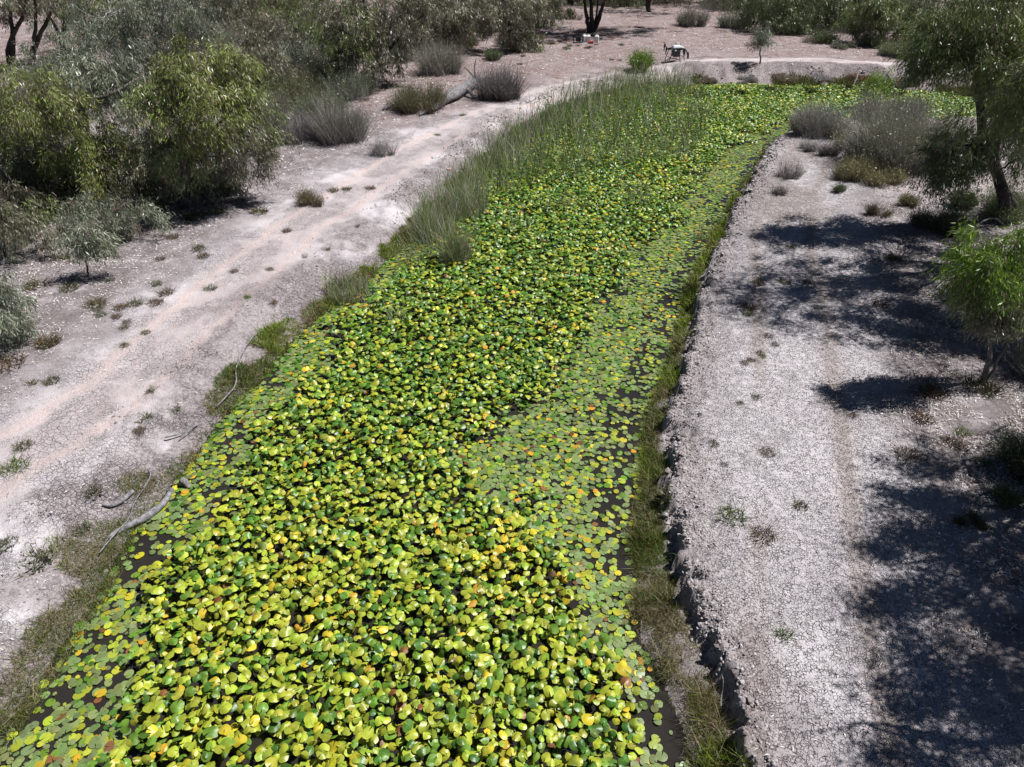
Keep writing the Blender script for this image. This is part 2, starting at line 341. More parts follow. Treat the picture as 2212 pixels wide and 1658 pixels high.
def lilies():
    cell = .069
    xs = np.arange(wx0, wx1, cell); ys = np.arange(2.2, wy1, cell); X, Y = np.meshgrid(xs, ys); x = X.ravel(); y = Y.ravel()
    x = x+rng.uniform(-.5, .5, x.size)*cell; y = y+rng.uniform(-.5, .5, y.size)*cell
    px, py, f = project(np.stack([x, y, 0*x], -1)); k = (px > -120) & (px < 2340) & (py < 1790); x, y = x[k], y[k]
    d, pr = pond(x, y); k = d < -.05; x, y, d, pr = x[k], y[k], d[k], pr[k]
    dd = -d; side = pr[:, 3]; n = fbm(x*.8, y*.8, 4); n2 = fbm(x*2.2+7, y*2.2, 3)
    # width of the floating fringe
    fr = np.where(side > 1.5, np.interp(y, [3, 5, 6.5, 9, 13, 18, 25], [.7, .6, .9, 2.6, 2.6, 1.8, 1.5]), np.where(side < .6, np.interp(y, [3, 4.5, 6.5, 9, 14, 20], [1.7, 1.6, 1.2, 1.3, 1.0, .7]), .8))
    q = dd/fr+(n-.5)*1.5
    raised = rng.random(x.size) < sstep(.75, 1.15, q)
    dens = np.where(raised, .77, .82+.10*sstep(.0, .6, q))
    dens = np.where(dd < .12, dens*.6, dens); gap = (n2 > .64) & (~raised); dens = np.where(gap, dens*.38, dens)
    dens = np.where((~raised) & (side > 1.5) & (dd < np.interp(y,[6,8,14,18,24],[.4,.9,.8,.5,.4])) & (y > 6.5), dens*(.35+.5*sstep(.4,.6,n2)), dens)
    # open water left of the drifted log and around the right nook
    for (gx, gy, gr) in ((258, 1230, .36), (330, 1185, .36), (1420, 1270, .3), (1465, 1560, .4), (90, 1530, .3), (1370, 1220, .3)):
        c = G(gx, gy, 0); dens = np.where((x-c[0])**2+(y-c[1])**2 < gr*gr*(.5+n), dens*.22, dens)
    k = rng.random(x.size) < dens; x, y, d, dd, raised, n, n2, side = (v[k] for v in (x, y, d, dd, raised, n, n2, side)); N = x.size
    r = np.where(raised, np.clip(rng.normal(.0555, .010, N), .032, .078), np.clip(rng.normal(.047, .010, N), .022, .068)); r *= np.where(rng.random(N) < .05, 1.2, 1)
    z = np.where(raised, rng.uniform(.03, .24, N)+.10*(n-.4), rng.uniform(.006, .03, N))
    yaw = rng.uniform(0, 6.283, N); tilt = np.where(raised, np.abs(rng.normal(0, R(29), N)), np.abs(rng.normal(0, R(5), N))); tilt = np.minimum(tilt, R(62))
    taz = rng.uniform(0, 6.283, N)
    near = sstep(16, 5, y); rr = rng.random(N)+.34*(fbm(x*.6+3, y*.6, 3)-.5)+.25*(n2-.5)
    pr_y = np.clip(.20+.42*near, 0, 1)
    ti = np.where(rr < .26-.17*near, 0, np.where(rr < .74-.44*near, 1, np.where(rr < 1.06-.10*near, 2, 4)))
    pale = (~raised) & (rng.random(N) < .62); ti = np.where(pale, 3, ti)
    o_ = rng.random(N); ti = np.where(o_ < np.where(raised, .006, .013), 5, ti); ti = np.where(o_ > np.where(raised, .995, .985), 6, ti); ti = np.where((o_ > .5) & (o_ < np.where(raised, .525, .53)), 4, ti)
    rs = np.random.default_rng(3)
    hiR = [pad_shape(15, (.5, .85, 1.), rs.uniform(.08, .30), rs.uniform(.05, .48), rs.uniform(.05, .15), rs.uniform(-.16, .16), rs) for _ in range(10)]
    hiF = [pad_shape(15, (.5, .85, 1.), .03, .0, .02, .02, rs) for _ in range(3)]
    loR = [pad_shape(9, (.6, 1.), rs.uniform(.08, .30), rs.uniform(.05, .48), rs.uniform(.05, .15), rs.uniform(-.16, .16), rs) for _ in range(10)]
    loF = [pad_shape(9, (1.,), .03, .0, .02, .02, rs) for _ in range(3)]
    si = np.where(raised, rng.integers(0, 10, N), 10+rng.integers(0, 3, N))
    px, py, f = project(np.stack([x, y, z], -1)); infr = (px > 8) & (px < 2204) & (py > 0) & (py < 1650)
    score = np.where(infr, r/f, 0); top = np.argsort(-score)[:300]; ind = np.zeros(N, bool); ind[top] = True
    # matrices
    ca, sa = np.cos(taz), np.sin(taz); ct, st = np.cos(tilt), np.sin(tilt)
    ax = np.stack([ca, sa, 0*ca], -1)                       # tilt axis in the plane
    def rot(v, i):                                          # v (k,3) -> (len(i),k,3): yaw about z, then tilt about ax
        cy, sy = np.cos(yaw[i])[:, None], np.sin(yaw[i])[:, None]
        a = np.stack([v[None, :, 0]*cy-v[None, :, 1]*sy, v[None, :, 0]*sy+v[None, :, 1]*cy, np.repeat(v[None, :, 2], len(i), 0)], -1)
        k = ax[i][:, None, :]; c, s = ct[i][:, None, None], st[i][:, None, None]
        return a*c+np.cross(np.broadcast_to(k, a.shape), a)*s+k*(a*k).sum(-1, keepdims=True)*(1-c)
    VV = []; F3s = []; F4s = []; CC = []; off = 0
    tints = np.array([TINT[t] for t in TN])
    for lod in (0, 1):
        for s in range(13):
            i = np.where((~ind) & (si == s) & ((y < 13) == (lod == 0)))[0]
            if not len(i): continue
            V, F3, F4 = ((hiR+hiF) if lod == 0 else (loR+loF))[s]
            W = rot(V, i)*r[i][:, None, None]+np.stack([x, y, z], -1)[i][:, None, :]
            k = len(V); o = off+np.arange(len(i))*k
            VV.append(W.reshape(-1, 3)); F3s.append((F3[None]+o[:, None, None]).reshape(-1, 3))
            if len(F4): F4s.append((F4[None]+o[:, None, None]).reshape(-1, 4))
            c = tints[ti[i]]*rng.uniform(.65, 1.25, (len(i), 1)); c = c*(1+rng.uniform(-.12, .12, (len(i), 3)))
            edge = np.where(np.arange(k) >= k-(15 if lod == 0 else 9), 1.0, 0.0)
            cc = np.repeat(c[:, None, :], k, 1)+edge[None, :, None]*np.array([.06, .03, 0])*(rng.random((len(i), 1, 1)) < .3); CC.append(cc.reshape(-1, 3)); off += len(i)*k
    o = mk('lily_pads', np.concatenate(VV), [np.concatenate(F3s), np.concatenate(F4s)], M['lily'], None, np.clip(np.concatenate(CC), 0, .9))
    reg(o, 'dense mat of green and yellow lily pads covering the pond', 'lily pads', None, 'stuff')
    # the 300 that show largest, each an object of its own
    cache = {}
    for i in top:
        key = (int(si[i]), int(ti[i]), int(rng.integers(0, 2)))
        if key not in cache:
            V, F3, F4 = (hiR+hiF)[key[0]]; c = np.repeat((tints[key[1]]*(.85+.3*key[2]))[None], len(V), 0); c[-15:] += np.array([.05, .025, 0])
            ob = mk('lily_pad', V, [F3, F4], M['lily'], None, np.clip(c, 0, .9)); cache[key] = ob
        else:
            ob = cache[key].copy(); ob.name = 'lily_pad'; col.objects.link(ob)
        from mathutils import Matrix, Vector
        ob.matrix_world = Matrix.Translation((x[i], y[i], z[i])) @ Matrix.Rotation(tilt[i], 4, Vector((ax[i][0], ax[i][1], 0))) @ Matrix.Rotation(yaw[i], 4, 'Z') @ Matrix.Scale(r[i], 4)
        how = 'floating flat on the dark water' if not raised[i] else ('tilted above the crowded pads' if tilt[i] > R(26) else ('domed and standing above the crowded pads' if key[0] % 2 else 'lying level among the crowded pads'))
        side_ = 'by the left bank' if px[i] < 420 else ('towards the left bank' if px[i] < 760 else ('in mid pond' if px[i] < 1080 else ('towards the right bank' if px[i] < 1330 else 'by the right bank')))
        big = 'large' if r[i] > .066 else ('small' if r[i] < .05 else 'medium')
        reg(ob, f'{big} {TN[ti[i]]} lily pad {how}, {side_}', 'lily pad', 'lily pads nearest the viewer')
lilies()

# ---------------------------------------------------------------- blades: grass, reeds, twigs
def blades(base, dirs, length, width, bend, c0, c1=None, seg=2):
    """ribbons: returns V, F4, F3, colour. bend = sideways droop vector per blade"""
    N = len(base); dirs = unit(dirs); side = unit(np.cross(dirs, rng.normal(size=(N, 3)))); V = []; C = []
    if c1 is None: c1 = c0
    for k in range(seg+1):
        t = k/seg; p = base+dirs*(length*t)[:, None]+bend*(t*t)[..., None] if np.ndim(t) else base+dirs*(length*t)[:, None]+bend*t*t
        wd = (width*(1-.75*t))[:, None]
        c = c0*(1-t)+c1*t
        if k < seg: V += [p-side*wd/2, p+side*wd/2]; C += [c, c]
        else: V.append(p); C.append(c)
    V = np.stack(V, 1); C = np.stack(C, 1); k = V.shape[1]; o = (np.arange(N)*k)[:, None]
    F4 = np.concatenate([o+np.array([[2*j, 2*j+1, 2*j+3, 2*j+2]]) for j in range(seg-1)]) if seg > 1 else np.zeros((0, 4), int)
    F3 = o+np.array([[2*(seg-1), 2*(seg-1)+1, 2*seg]])
    return V.reshape(-1, 3), F4, F3, C.reshape(-1, 3)
class Acc:
    def __init__(s): s.V = []; s.F = {}; s.C = []; s.n = 0
    def add(s, V, *Fs, C=None):
        for f in Fs:
            if len(f): s.F.setdefault(f.shape[1], []).append(np.asarray(f)+s.n)
        s.V.append(V); s.C.append(C); s.n += len(V)
    def build(s, name, mat, parent=None, smooth=True):
        c = np.clip(np.concatenate(s.C), 0, .9) if s.C[0] is not None else None
        return mk(name, np.concatenate(s.V), [np.concatenate(v) for v in s.F.values()], mat, parent, c, smooth)
def pick(cols, N, var=.2):
    c = np.array(cols)[rng.integers(0, len(cols), N)]; return c*rng.uniform(1-var, 1+var, (N, 1))*(1+rng.uniform(-.06, .06, (N, 3)))
GREEN = [(.10, .17, .02), (.14, .19, .03), (.08, .14, .02), (.17, .16, .045)]
BRIGHT = [(.22, .30, .025), (.16, .26, .02), (.28, .31, .05)]
STRAW = [(.33, .27, .15), (.26, .20, .10), (.40, .36, .24), (.20, .16, .08)]
GREYGR = [(.22, .28, .10), (.18, .25, .07), (.27, .30, .18), (.33, .33, .28), (.17, .27, .05)]

def bank_grass():
    A = Acc(); xa, ya = shore(150000, 'L', -.3, 1.1); xb, yb = shore(190000, 'R', -.45, 1.0); x = np.concatenate([xa, xb]); y = np.concatenate([ya, yb]); d, pr = pond(x, y); side = pr[:, 3]; sh = pr[:, 0]
    k = (d > -.25) & (d < 1.2); x, y, d, side, sh = x[k], y[k], d[k], side[k], sh[k]
    n = fbm(x*.9, y*.9, 3); n2 = fbm(x*3, y*3, 2)
    isr = side > 1.5
    lim = np.where(isr, sh*.95+.02, .16+.50*sstep(.42, .60, n)*np.where(y > 14, .45, 1)+np.interp(y, [6, 9], [.16, 0])); lo = np.where(isr, -.09-.30*(n > .5)*(y < 7), np.interp(y, [6, 9], [-.22, -.12]))
    keep = (d > lo) & (d < lim+(n2-.5)*.25) & np.where(isr, (rng.random(x.size) < sstep(.25, .48, fbm(x*1.7, y*1.7+5, 3))+.06), (rng.random(x.size) < .12+np.interp(y, [6, 9], [.45, 0])+sstep(.36, .5, n)))
    x, y, d, isr, n = x[keep], y[keep], d[keep], isr[keep], n[keep]
    N = x.size; z = np.maximum(hgt(x, y), 0)-.01; base = np.stack([x, y, z], -1)
    dirs = np.stack([rng.normal(0, .55, N), rng.normal(0, .55, N), np.ones(N)], -1); L = rng.uniform(.08, .26, N)*np.where(isr, 1.05, .95)*(.25+1.3*fbm(x*2.2+8, y*2.2, 3)**1.2)*np.where(rng.random(N) < .06, 1.9, 1)
    bend = np.stack([rng.normal(0, .07, N), rng.normal(0, .07, N), -rng.uniform(0, .07, N)], -1)
    wd = rng.uniform(.006, .013, N)*np.clip(y/9, .8, 2.2)
    c = pick(GREEN, N); br = isr & (y > 13) & (y < 26) | (fbm(x*.7+4, y*.7, 2) > .6); c = np.where((br & (rng.random(N) < .8))[:, None], pick(BRIGHT, N), c)
    dry = np.clip(fbm(x*1.3+2, y*1.3, 3)*1.7-.62+np.where(isr & (y < 6.5), .4, 0)+np.where((~isr) & (y < 7), .22, 0), .05, .85); c = np.where((rng.random(N) < dry)[:, None], pick(STRAW, N), c)
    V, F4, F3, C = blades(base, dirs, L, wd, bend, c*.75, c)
    A.add(V, F4, F3, C=C)
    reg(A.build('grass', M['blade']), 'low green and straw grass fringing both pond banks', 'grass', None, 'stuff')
bank_grass()

def far_grass():
    N = 22000; x, y = shore(N, 'F', -.4, .9, 0); d, pr = pond(x, y); k = (d > -.3) & (d < .75) & (pr[:, 3] > .2) & (pr[:, 3] < 1.5) & (fbm(x*.6, y*.6, 3) > .42); x, y = x[k], y[k]; N = x.size
    z = np.maximum(hgt(x, y), 0); c = np.where((rng.random(N) < .45)[:, None], pick(STRAW, N), pick(GREEN, N))
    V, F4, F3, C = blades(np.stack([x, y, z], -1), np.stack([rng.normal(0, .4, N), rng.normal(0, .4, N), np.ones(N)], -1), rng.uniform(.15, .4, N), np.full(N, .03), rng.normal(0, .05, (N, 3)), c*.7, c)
    A = Acc(); A.add(V, F4, F3, C=C); reg(A.build('grass', M['blade']), 'olive grass along the foot of the far bank', 'grass', None, 'stuff')
far_grass()

def reed_verts(x, y, hmin, hmax, wmul=1., cols=GREYGR, strawp=.18, lean=.17):
    N = x.size; base = np.stack([x, y, np.maximum(hgt(x, y), -.02)], -1)
    dirs = np.stack([rng.normal(0, lean, N), rng.normal(0, lean, N), np.ones(N)], -1); L = rng.uniform(hmin, hmax, N)
    bd = rng.normal(0, .16, (N, 3)); bd[:, 2] = -np.abs(bd[:, 2])*1.1; flop = rng.random(N) < .13; bd[flop] *= 2.6
    c = pick(cols, N); c = np.where((rng.random(N) < strawp)[:, None], pick([(.38, .34, .26), (.30, .26, .20), (.44, .41, .34)], N), c)
    wd = rng.uniform(.008, .018, N)*wmul
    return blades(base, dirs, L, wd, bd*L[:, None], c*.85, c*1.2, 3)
def in_px(poly_px, x, y, z=0):
    px, py, f = project(np.stack([x, y, np.full(x.shape, z)], -1)); ins = np.zeros(x.shape, bool); n = len(poly_px)
    for i in range(n):
        (ax_, ay), (bx, by) = poly_px[i], poly_px[(i+1) % n]; c = (ay > py) != (by > py)
        with np.errstate(divide='ignore', invalid='ignore'): ins ^= c & (px < (bx-ax_)*(py-ay)/(by-ay)+ax_)
    return ins
def reeds():
    bed = [(1062, 352), (1120, 292), (1200, 240), (1290, 205), (1380, 185), (1470, 186), (1515, 215), (1540, 270), (1500, 330), (1430, 372), (1330, 385), (1230, 402), (1150, 415), (1060, 440), (1000, 452), (985, 425)]
    N = 46000; x = rng.uniform(-4, 14, N); y = rng.uniform(15, 48, N); k = in_px(bed, x, y); x, y = x[k], y[k]
    px, py, f = project(np.stack([x, y, 0*x], -1)); n = fbm(x*.55, y*.55, 3)
    # dense along the left shore, thin towards the open pads
    d, pr = pond(x, y); pe = np.interp(-d, [-.5, 2.0, 4.0, 6.5, 10], [1, .75, .42, .17, .06])*sstep(.30, .50, n)*np.interp(y, [18, 24, 30], [.55, .75, 1]); k = rng.random(x.size) < pe; x, y = x[k], y[k]
    A = Acc(); V, F4, F3, C = reed_verts(x, y, .7, 2.0, 1.85); A.add(V, F4, F3, C=C)
    # thin fringe of stalks along the left water's edge and out among the pads
    N = 22000; x = rng.uniform(-3, 9, N); y = rng.uniform(12, 30, N); d, pr = pond(x, y)
    k = (((d > -1.3) & (d < .5) & (pr[:, 3] < .5) & (y > 16.5)) | (in_px([(1000, 560), (1130, 380), (1500, 330), (1440, 470), (1300, 480), (1150, 500)], x, y) & (fbm(x*.8, y*.8, 2) > .66))) & (fbm(x*1.2+3, y*1.2, 2) > .38)
    x, y = x[k], y[k]; V, F4, F3, C = reed_verts(x, y, .6, 1.3, 1.2, strawp=.4); A.add(V, F4, F3, C=C)
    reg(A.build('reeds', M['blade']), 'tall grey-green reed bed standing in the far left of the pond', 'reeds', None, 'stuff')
    for (qx, qy, nn, rad, h, lab) in ((985, 572, 330, .36, 1.75, 'upright grey-green reed clump standing in the pads ahead of the reed bed'), (940, 512, 420, .62, 1.5, 'broad tangled reed clump with bleached stems at the left water edge'), (752, 640, 330, .55, .75, 'low arching green reed clump on the left bank above the grass'), (860, 700, 46, .3, .8, 'thin scatter of upright reed stalks in open pads by the left bank'), (1000, 470, 460, .75, 1.7, 'dark reed clump with brown heads beside the left bank'), (1320, 560, 30, .25, .6, 'few straw coloured reed stalks among pads in mid pond'), (1510, 520, 26, .22, .6, 'sparse pale reed stalks near the bright grass of the right bank')):
        nn = int(nn*1.8); b = G(qx, qy, 0); a = rng.uniform(0, 6.28, nn); rr = rad*np.sqrt(rng.random(nn)); x = b[0]+rr*np.cos(a); y = b[1]+rr*np.sin(a)
        V, F4, F3, C = reed_verts(x, y, h*.5, h, 1., strawp=.35, lean=.2); A = Acc(); A.add(V-np.array([b[0], b[1], 0]), F4, F3, C=C)
        o = A.build('reed_clump', M['blade']); o.location = (b[0], b[1], 0); reg(o, lab, 'reeds', 'reed clumps in the pond')
reeds()

# ---------------------------------------------------------------- litter and clods
def litter():
    N = 430000; a = (rng.uniform(-250, 2460, N)-CX)/FPX; b = (CY-rng.uniform(20, 1750, N))/FPX; tt = (CH-.5)/(sp-b*cp); x = a*tt; y = (cp+b*sp)*tt
    d, pr = pond(x, y); td = pline(x, y, TRACK); rd = pline(x, y, RTRK); n = fbm(x*.7, y*.7, 4)
    right = (x > np.interp(y, poly[-len(R_):][::-1, 1], poly[-len(R_):][::-1, 0])) & (y < 33)
    pl = np.where(right, sstep(1.5, 3.3, rd+(n-.5)*2.5), sstep(1.0, 4.5, td+(n-.5)*3)*np.where(y < 9, .25, 1)); pl = np.where((~right) & (d < td) & (td < 6), pl*.25, pl)+.01
    k = (d > .5) & (rng.random(x.size) < pl*sstep(.25, .55, fbm(x*1.5, y*1.5, 3))); x, y = x[k], y[k]; N = x.size
    z = hgt(x, y)+.012; a = rng.uniform(0, 6.28, N); dirs = np.stack([np.cos(a), np.sin(a), rng.normal(.05, .22, N)], -1); L = rng.uniform(.05, .13, N)
    c = pick([(.72, .68, .66), (.58, .53, .51), (.80, .77, .76), (.36, .27, .22), (.26, .21, .19)], N)
    L = L*np.clip(y/20, .8, 1.8); base = np.stack([x, y, z], -1); dirs = unit(dirs); sd = unit(np.cross(dirs, np.array([0, 0, 1.])+rng.normal(0, .35, (N, 3)))); wd = (rng.uniform(.010, .020, N)*np.clip(y/14, .8, 2.4))[:, None]
    V = np.stack([base, base+dirs*(L*.5)[:, None]+sd*wd/2+np.array([0, 0, .012]), base+dirs*L[:, None], base+dirs*(L*.5)[:, None]-sd*wd/2+np.array([0, 0, .012])], 1)
    F = (np.arange(N)*4)[:, None]+np.arange(4)[None]; A = Acc(); A.add(V.reshape(-1, 3), F, C=np.repeat(c[:, None], 4, 1).reshape(-1, 3))
    reg(A.build('leaf_litter', M['twig']), 'scattered pale fallen gum leaves on the dry ground', 'leaf litter', None, 'stuff')
litter()
OCT = np.array([(1, 0, 0), (-1, 0, 0), (0, 1, 0), (0, -1, 0), (0, 0, 1), (0, 0, -1)], float); OCF = np.array([(0, 2, 4), (2, 1, 4), (1, 3, 4), (3, 0, 4), (2, 0, 5), (1, 2, 5), (3, 1, 5), (0, 3, 5)])
SPH = []
def ico():
    me = bpy.data.meshes.new('tmp'); import bmesh; bm = bmesh.new(); bmesh.ops.create_icosphere(bm, subdivisions=1, radius=1)
    V = np.array([v.co[:] for v in bm.verts]); F = np.array([[v.index for v in f.verts] for f in bm.faces]); bm.free(); bpy.data.meshes.remove(me); return V, F
ICV, ICF = ico()
def clods():
    xa, ya = shore(26000, 'L', .2, 2.4); xb, yb = shore(46000, 'R', .05, 2.2); xc, yc = shore(9000, 'F', .3, 2.2, 0); x = np.concatenate([xa, xb, xc]); y = np.concatenate([ya, yb, yc]); d, pr = pond(x, y); k = (d > 0) & (d < 2.6); x, y, d, pr = x[k], y[k], d[k], pr[k]
    sh = pr[:, 0]; side = pr[:, 3]; n = fbm(x*1.3, y*1.3, 3); isr = side > 1.5; e = d-sh
    p = np.where(isr, np.exp(-((e-.22)/.18)**2)*.9+.30*np.exp(-np.maximum(e-.2, 0)/.35)*(e > 0), np.exp(-((e-.8)/.5)**2)*.6*sstep(.42, .58, n))
    k = (rng.random(x.size) < p); x, y, isr, e = x[k], y[k], isr[k], e[k]; N = x.size
    s = rng.uniform(.006, .017, N)*(1+2.0*(rng.random(N) < .07)*np.exp(-np.maximum(e, 0)/.4))*np.clip(y/14, 1, 2.6); z = hgt(x, y)+s*.1
    W = ICV[None]*(1+rng.uniform(-.32, .32, (N, len(ICV), 1))); W = W*(s[:, None, None]*rng.uniform(.7, 1.3, (N, 1, 3))*np.array([1.15, 1.15, .8])); W = W+np.stack([x, y, z], -1)[:, None]
    c = np.array([(.46, .425, .43), (.38, .345, .345), (.25, .22, .215), (.17, .145, .14)])[rng.integers(0, 4, N)]*rng.uniform(.85, 1.12, (N, 1)); F = (ICF[None]+(np.arange(N)*len(ICV))[:, None, None]).reshape(-1, 3)
    A = Acc(); A.add(W.reshape(-1, 3), F, C=np.repeat(c[:, None], len(ICV), 1).reshape(-1, 3))
    reg(A.build('clay_clods', M['twig'], None, False), 'crumbled clay lumps along the eroded bank edges', 'clay clods', None, 'stuff')
clods()

# ---------------------------------------------------------------- tubes, trees, shrubs
def tube(A, pts, rad, sides=7, cap=True, jit=0.):
    pts = np.asarray(pts, float); n = len(pts); T = unit(np.gradient(pts, axis=0)); up = np.array([.31, .2, 1.]) if abs(T[0][2]) < .9 else np.array([1., .1, 0])
    s = unit(np.cross(T, up)); b = np.cross(T, s); a = np.linspace(0, 2*math.pi, sides, endpoint=False)
    rad = np.broadcast_to(np.asarray(rad, float), (n,)); rr = rad[:, None]*(1+jit*rng.uniform(-1, 1, (n, sides)))
    V = pts[:, None]+s[:, None]*(np.cos(a)[None]*rr)[..., None]+b[:, None]*(np.sin(a)[None]*rr)[..., None]
    F = []
    for i in range(n-1):
        for j in range(sides): F.append((i*sides+j, i*sides+(j+1) % sides, (i+1)*sides+(j+1) % sides, (i+1)*sides+j))
    V = V.reshape(-1, 3); F3 = np.zeros((0, 3), int)
    if cap:
        V = np.concatenate([V, pts[:1], pts[-1:]]); o = n*sides
        F3 = np.array([(o, (j+1) % sides, j) for j in range(sides)]+[(o+1, (n-1)*sides+j, (n-1)*sides+(j+1) % sides) for j in range(sides)])
    A.add(V, np.array(F), F3)
def curve(ctrl, n=9, wob=0.):
    ctrl = np.asarray(ctrl, float); t = np.linspace(0, len(ctrl)-1, n); out = []
    for u in t:
        i = min(int(u), len(ctrl)-2); f = u-i; p0 = ctrl[max(i-1, 0)]; p1 = ctrl[i]; p2 = ctrl[i+1]; p3 = ctrl[min(i+2, len(ctrl)-1)]
        out.append(.5*((2*p1)+(-p0+p2)*f+(2*p0-5*p1+4*p2-p3)*f*f+(-p0+3*p1-3*p2+p3)*f**3))
    out = np.array(out)
    if wob: out[1:-1] += rng.normal(0, wob, (n-2, 3))
    return out
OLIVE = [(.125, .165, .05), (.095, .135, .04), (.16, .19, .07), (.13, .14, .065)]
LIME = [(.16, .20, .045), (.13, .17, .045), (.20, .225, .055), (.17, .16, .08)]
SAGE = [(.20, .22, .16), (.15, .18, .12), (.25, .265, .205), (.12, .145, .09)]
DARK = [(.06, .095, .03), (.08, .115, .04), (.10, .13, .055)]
DRAB = [(.14, .145, .095), (.11, .118, .07), (.19, .19, .135), (.15, .12, .085)]
FRESH = [(.15, .24, .025), (.10, .19, .02), (.19, .27, .035), (.085, .15, .02)]
def foliage(clusters, n, leaf, base, hang=.75, spray=.5):
    """clusters: (centre, rx, ry, rz, palette). Drooping sprays gathered in uneven clumps"""
    Vs = []; Cs = []; tot = sum(c[1]*c[3] for c in clusters)
    for (c, rx, ry, rz, pal) in clusters:
        m = max(60, int(n*1.9*rx*rz/tot)); nb = max(7, int(11+8*rx)); k = 10
        ctr = unit(rng.normal(size=(nb, 3)))*(rng.random((nb, 1))**.45)*np.array([rx, ry, rz])*1.12
        
        bw = rng.uniform(.25, 1, nb); bi = rng.choice(nb, m//k+1, p=bw/bw.sum()); br = (rng.uniform(.10, .34, nb)*rx)[bi]
        o = ctr[bi]+unit(rng.normal(size=(len(bi), 3)))*(rng.random((len(bi), 1))**.5)*br[:, None]*np.array([1, 1, .8])
        out = unit(o*np.array([1, 1, .4])+rng.normal(0, .3, o.shape)); sd = unit(out*.75+np.array([0, 0, -1.])*rng.uniform(.2, 1.3, (len(o), 1))*hang+rng.normal(0, .25, o.shape))
        sl = rng.uniform(.5, 1.2, len(o))*spray; t = rng.random((len(o), k))
        p = o[:, None]+sd[:, None]*(sl[:, None]*t)[..., None]+rng.normal(0, .045, (len(o), k, 3))+np.array([0, 0, -.25])*(t*t*sl[:, None])[..., None]*hang
        ld = unit(sd[:, None]*.5+np.array([0, 0, -1.])*hang+rng.normal(0, .42, p.shape)); p = p.reshape(-1, 3)+c; ld = ld.reshape(-1, 3); N = len(p)
        L = rng.uniform(.7, 1.3, N)*leaf*.88; W = L*rng.uniform(.13, .21, N); s = unit(np.cross(ld, rng.normal(size=(N, 3))))
        V = np.stack([p, p+ld*(L*.42)[:, None]+s*(W/2)[:, None], p+ld*L[:, None], p+ld*(L*.42)[:, None]-s*(W/2)[:, None]], 1)
        bt = rng.uniform(.6, 1.35, nb)[bi]; col_ = pick(pal, N); dull = rng.random(N) < .14; col_[dull] = pick([(.21, .18, .14), (.26, .24, .20), (.16, .12, .09)], int(dull.sum())); col_ = col_*np.repeat(bt, k)[:, None]
        Vs.append(V.reshape(-1, 3)); Cs.append(np.repeat(col_[:, None], 4, 1).reshape(-1, 3))
    V = np.concatenate(Vs)-base; N = len(V)//4; return V, (np.arange(N)*4)[:, None]+np.arange(4)[None], np.concatenate(Cs)
def tree(name, label, cat, group, base, stems, clusters, n, leaf, barkm='bark_dark', crown='crown', hang=.75, spray=.5, twigs=5):
    """stems: list of (control points, base radius, tip radius) in world space; each cluster is fed by a limb from the nearest stem"""
    base = np.asarray(base, float); root = empty(name, base); reg(root, label, cat, group); A = Acc(); sk_ = []
    for ctrl, r0, r1 in stems:
        c = curve(ctrl, 12, .02); t = np.linspace(0, 1, 12); rad = r0*(1-t)**.8+r1; rad[0] *= 1.25; tube(A, c-base, rad, 8, True, .1); sk_.append((c, rad))
    for (c, rx, ry, rz, pal) in clusters:
        best = None
        for cc, rad in sk_:
            lo = cc[:, 2] < c[2]+.05; lo[0:3] = False
            if not lo.any(): lo[-4:] = True
            dd = np.linalg.norm(cc-c, axis=1)+np.where(lo, 0, 99); i = int(dd.argmin())
            if best is None or dd[i] < best[0]: best = (dd[i], cc[i], rad[i])
        dist, p0, r0 = best; rb = min(r0*.6, .018+.022*dist)
        mid = (p0*.5+c*.5)+np.array([0, 0, .12*dist])+rng.normal(0, .06*dist, 3); lc = curve([p0, mid, c], 8, .02*dist); tube(A, lc-base, np.linspace(rb, rb*.35, 8), 6)
        for _ in range(twigs):
            e = c+unit(rng.normal(size=3))*np.array([rx, ry, rz])*rng.uniform(.5, .9); s = lc[rng.integers(4, 8)]; m = (s+e)/2+rng.normal(0, .1*rx, 3)
            tc = curve([s, m, e], 6); tube(A, tc-base, np.linspace(rb*.42, .006, 6), 5)
            for _ in range(2):
                s2 = tc[rng.integers(2, 5)]; e2 = s2+rng.normal(0, .35*rx, 3); tube(A, curve([s2, (s2+e2)/2+rng.normal(0, .06, 3), e2], 4)-base, np.linspace(rb*.2, .004, 4), 4)
    A.build('trunk', M[barkm], root)
    V, F, C = foliage(clusters, n, leaf, base, hang, spray); mk(crown, V, [F], M['leaf'], root, np.clip(C*1.45, 0, .8))
    return root
def pxtree(name, label, cat, group, bpx, stems, clusters, n, leaf, **kw):
    """same, given in photo pixels at the tree's own distance; dY moves a point nearer or farther in metres"""
    b = GH(*bpx); Y = b[1]; W = lambda q: P(q[0], q[1], Y+(q[2] if len(q) > 2 else 0))
    st = [([b-np.array([0, 0, .1])]+[W(q) for q in ctrl], r0, r1) for ctrl, r0, r1 in stems]
    _, _, f = project(b); m = f/FPX
    cl = [(P(c[0], c[1], Y+c[2]), c[3]*m, c[3]*m*.85, c[4]*m, c[5]) for c in clusters]
    return tree(name, label, cat, group, b, st, cl, n, leaf, **kw)
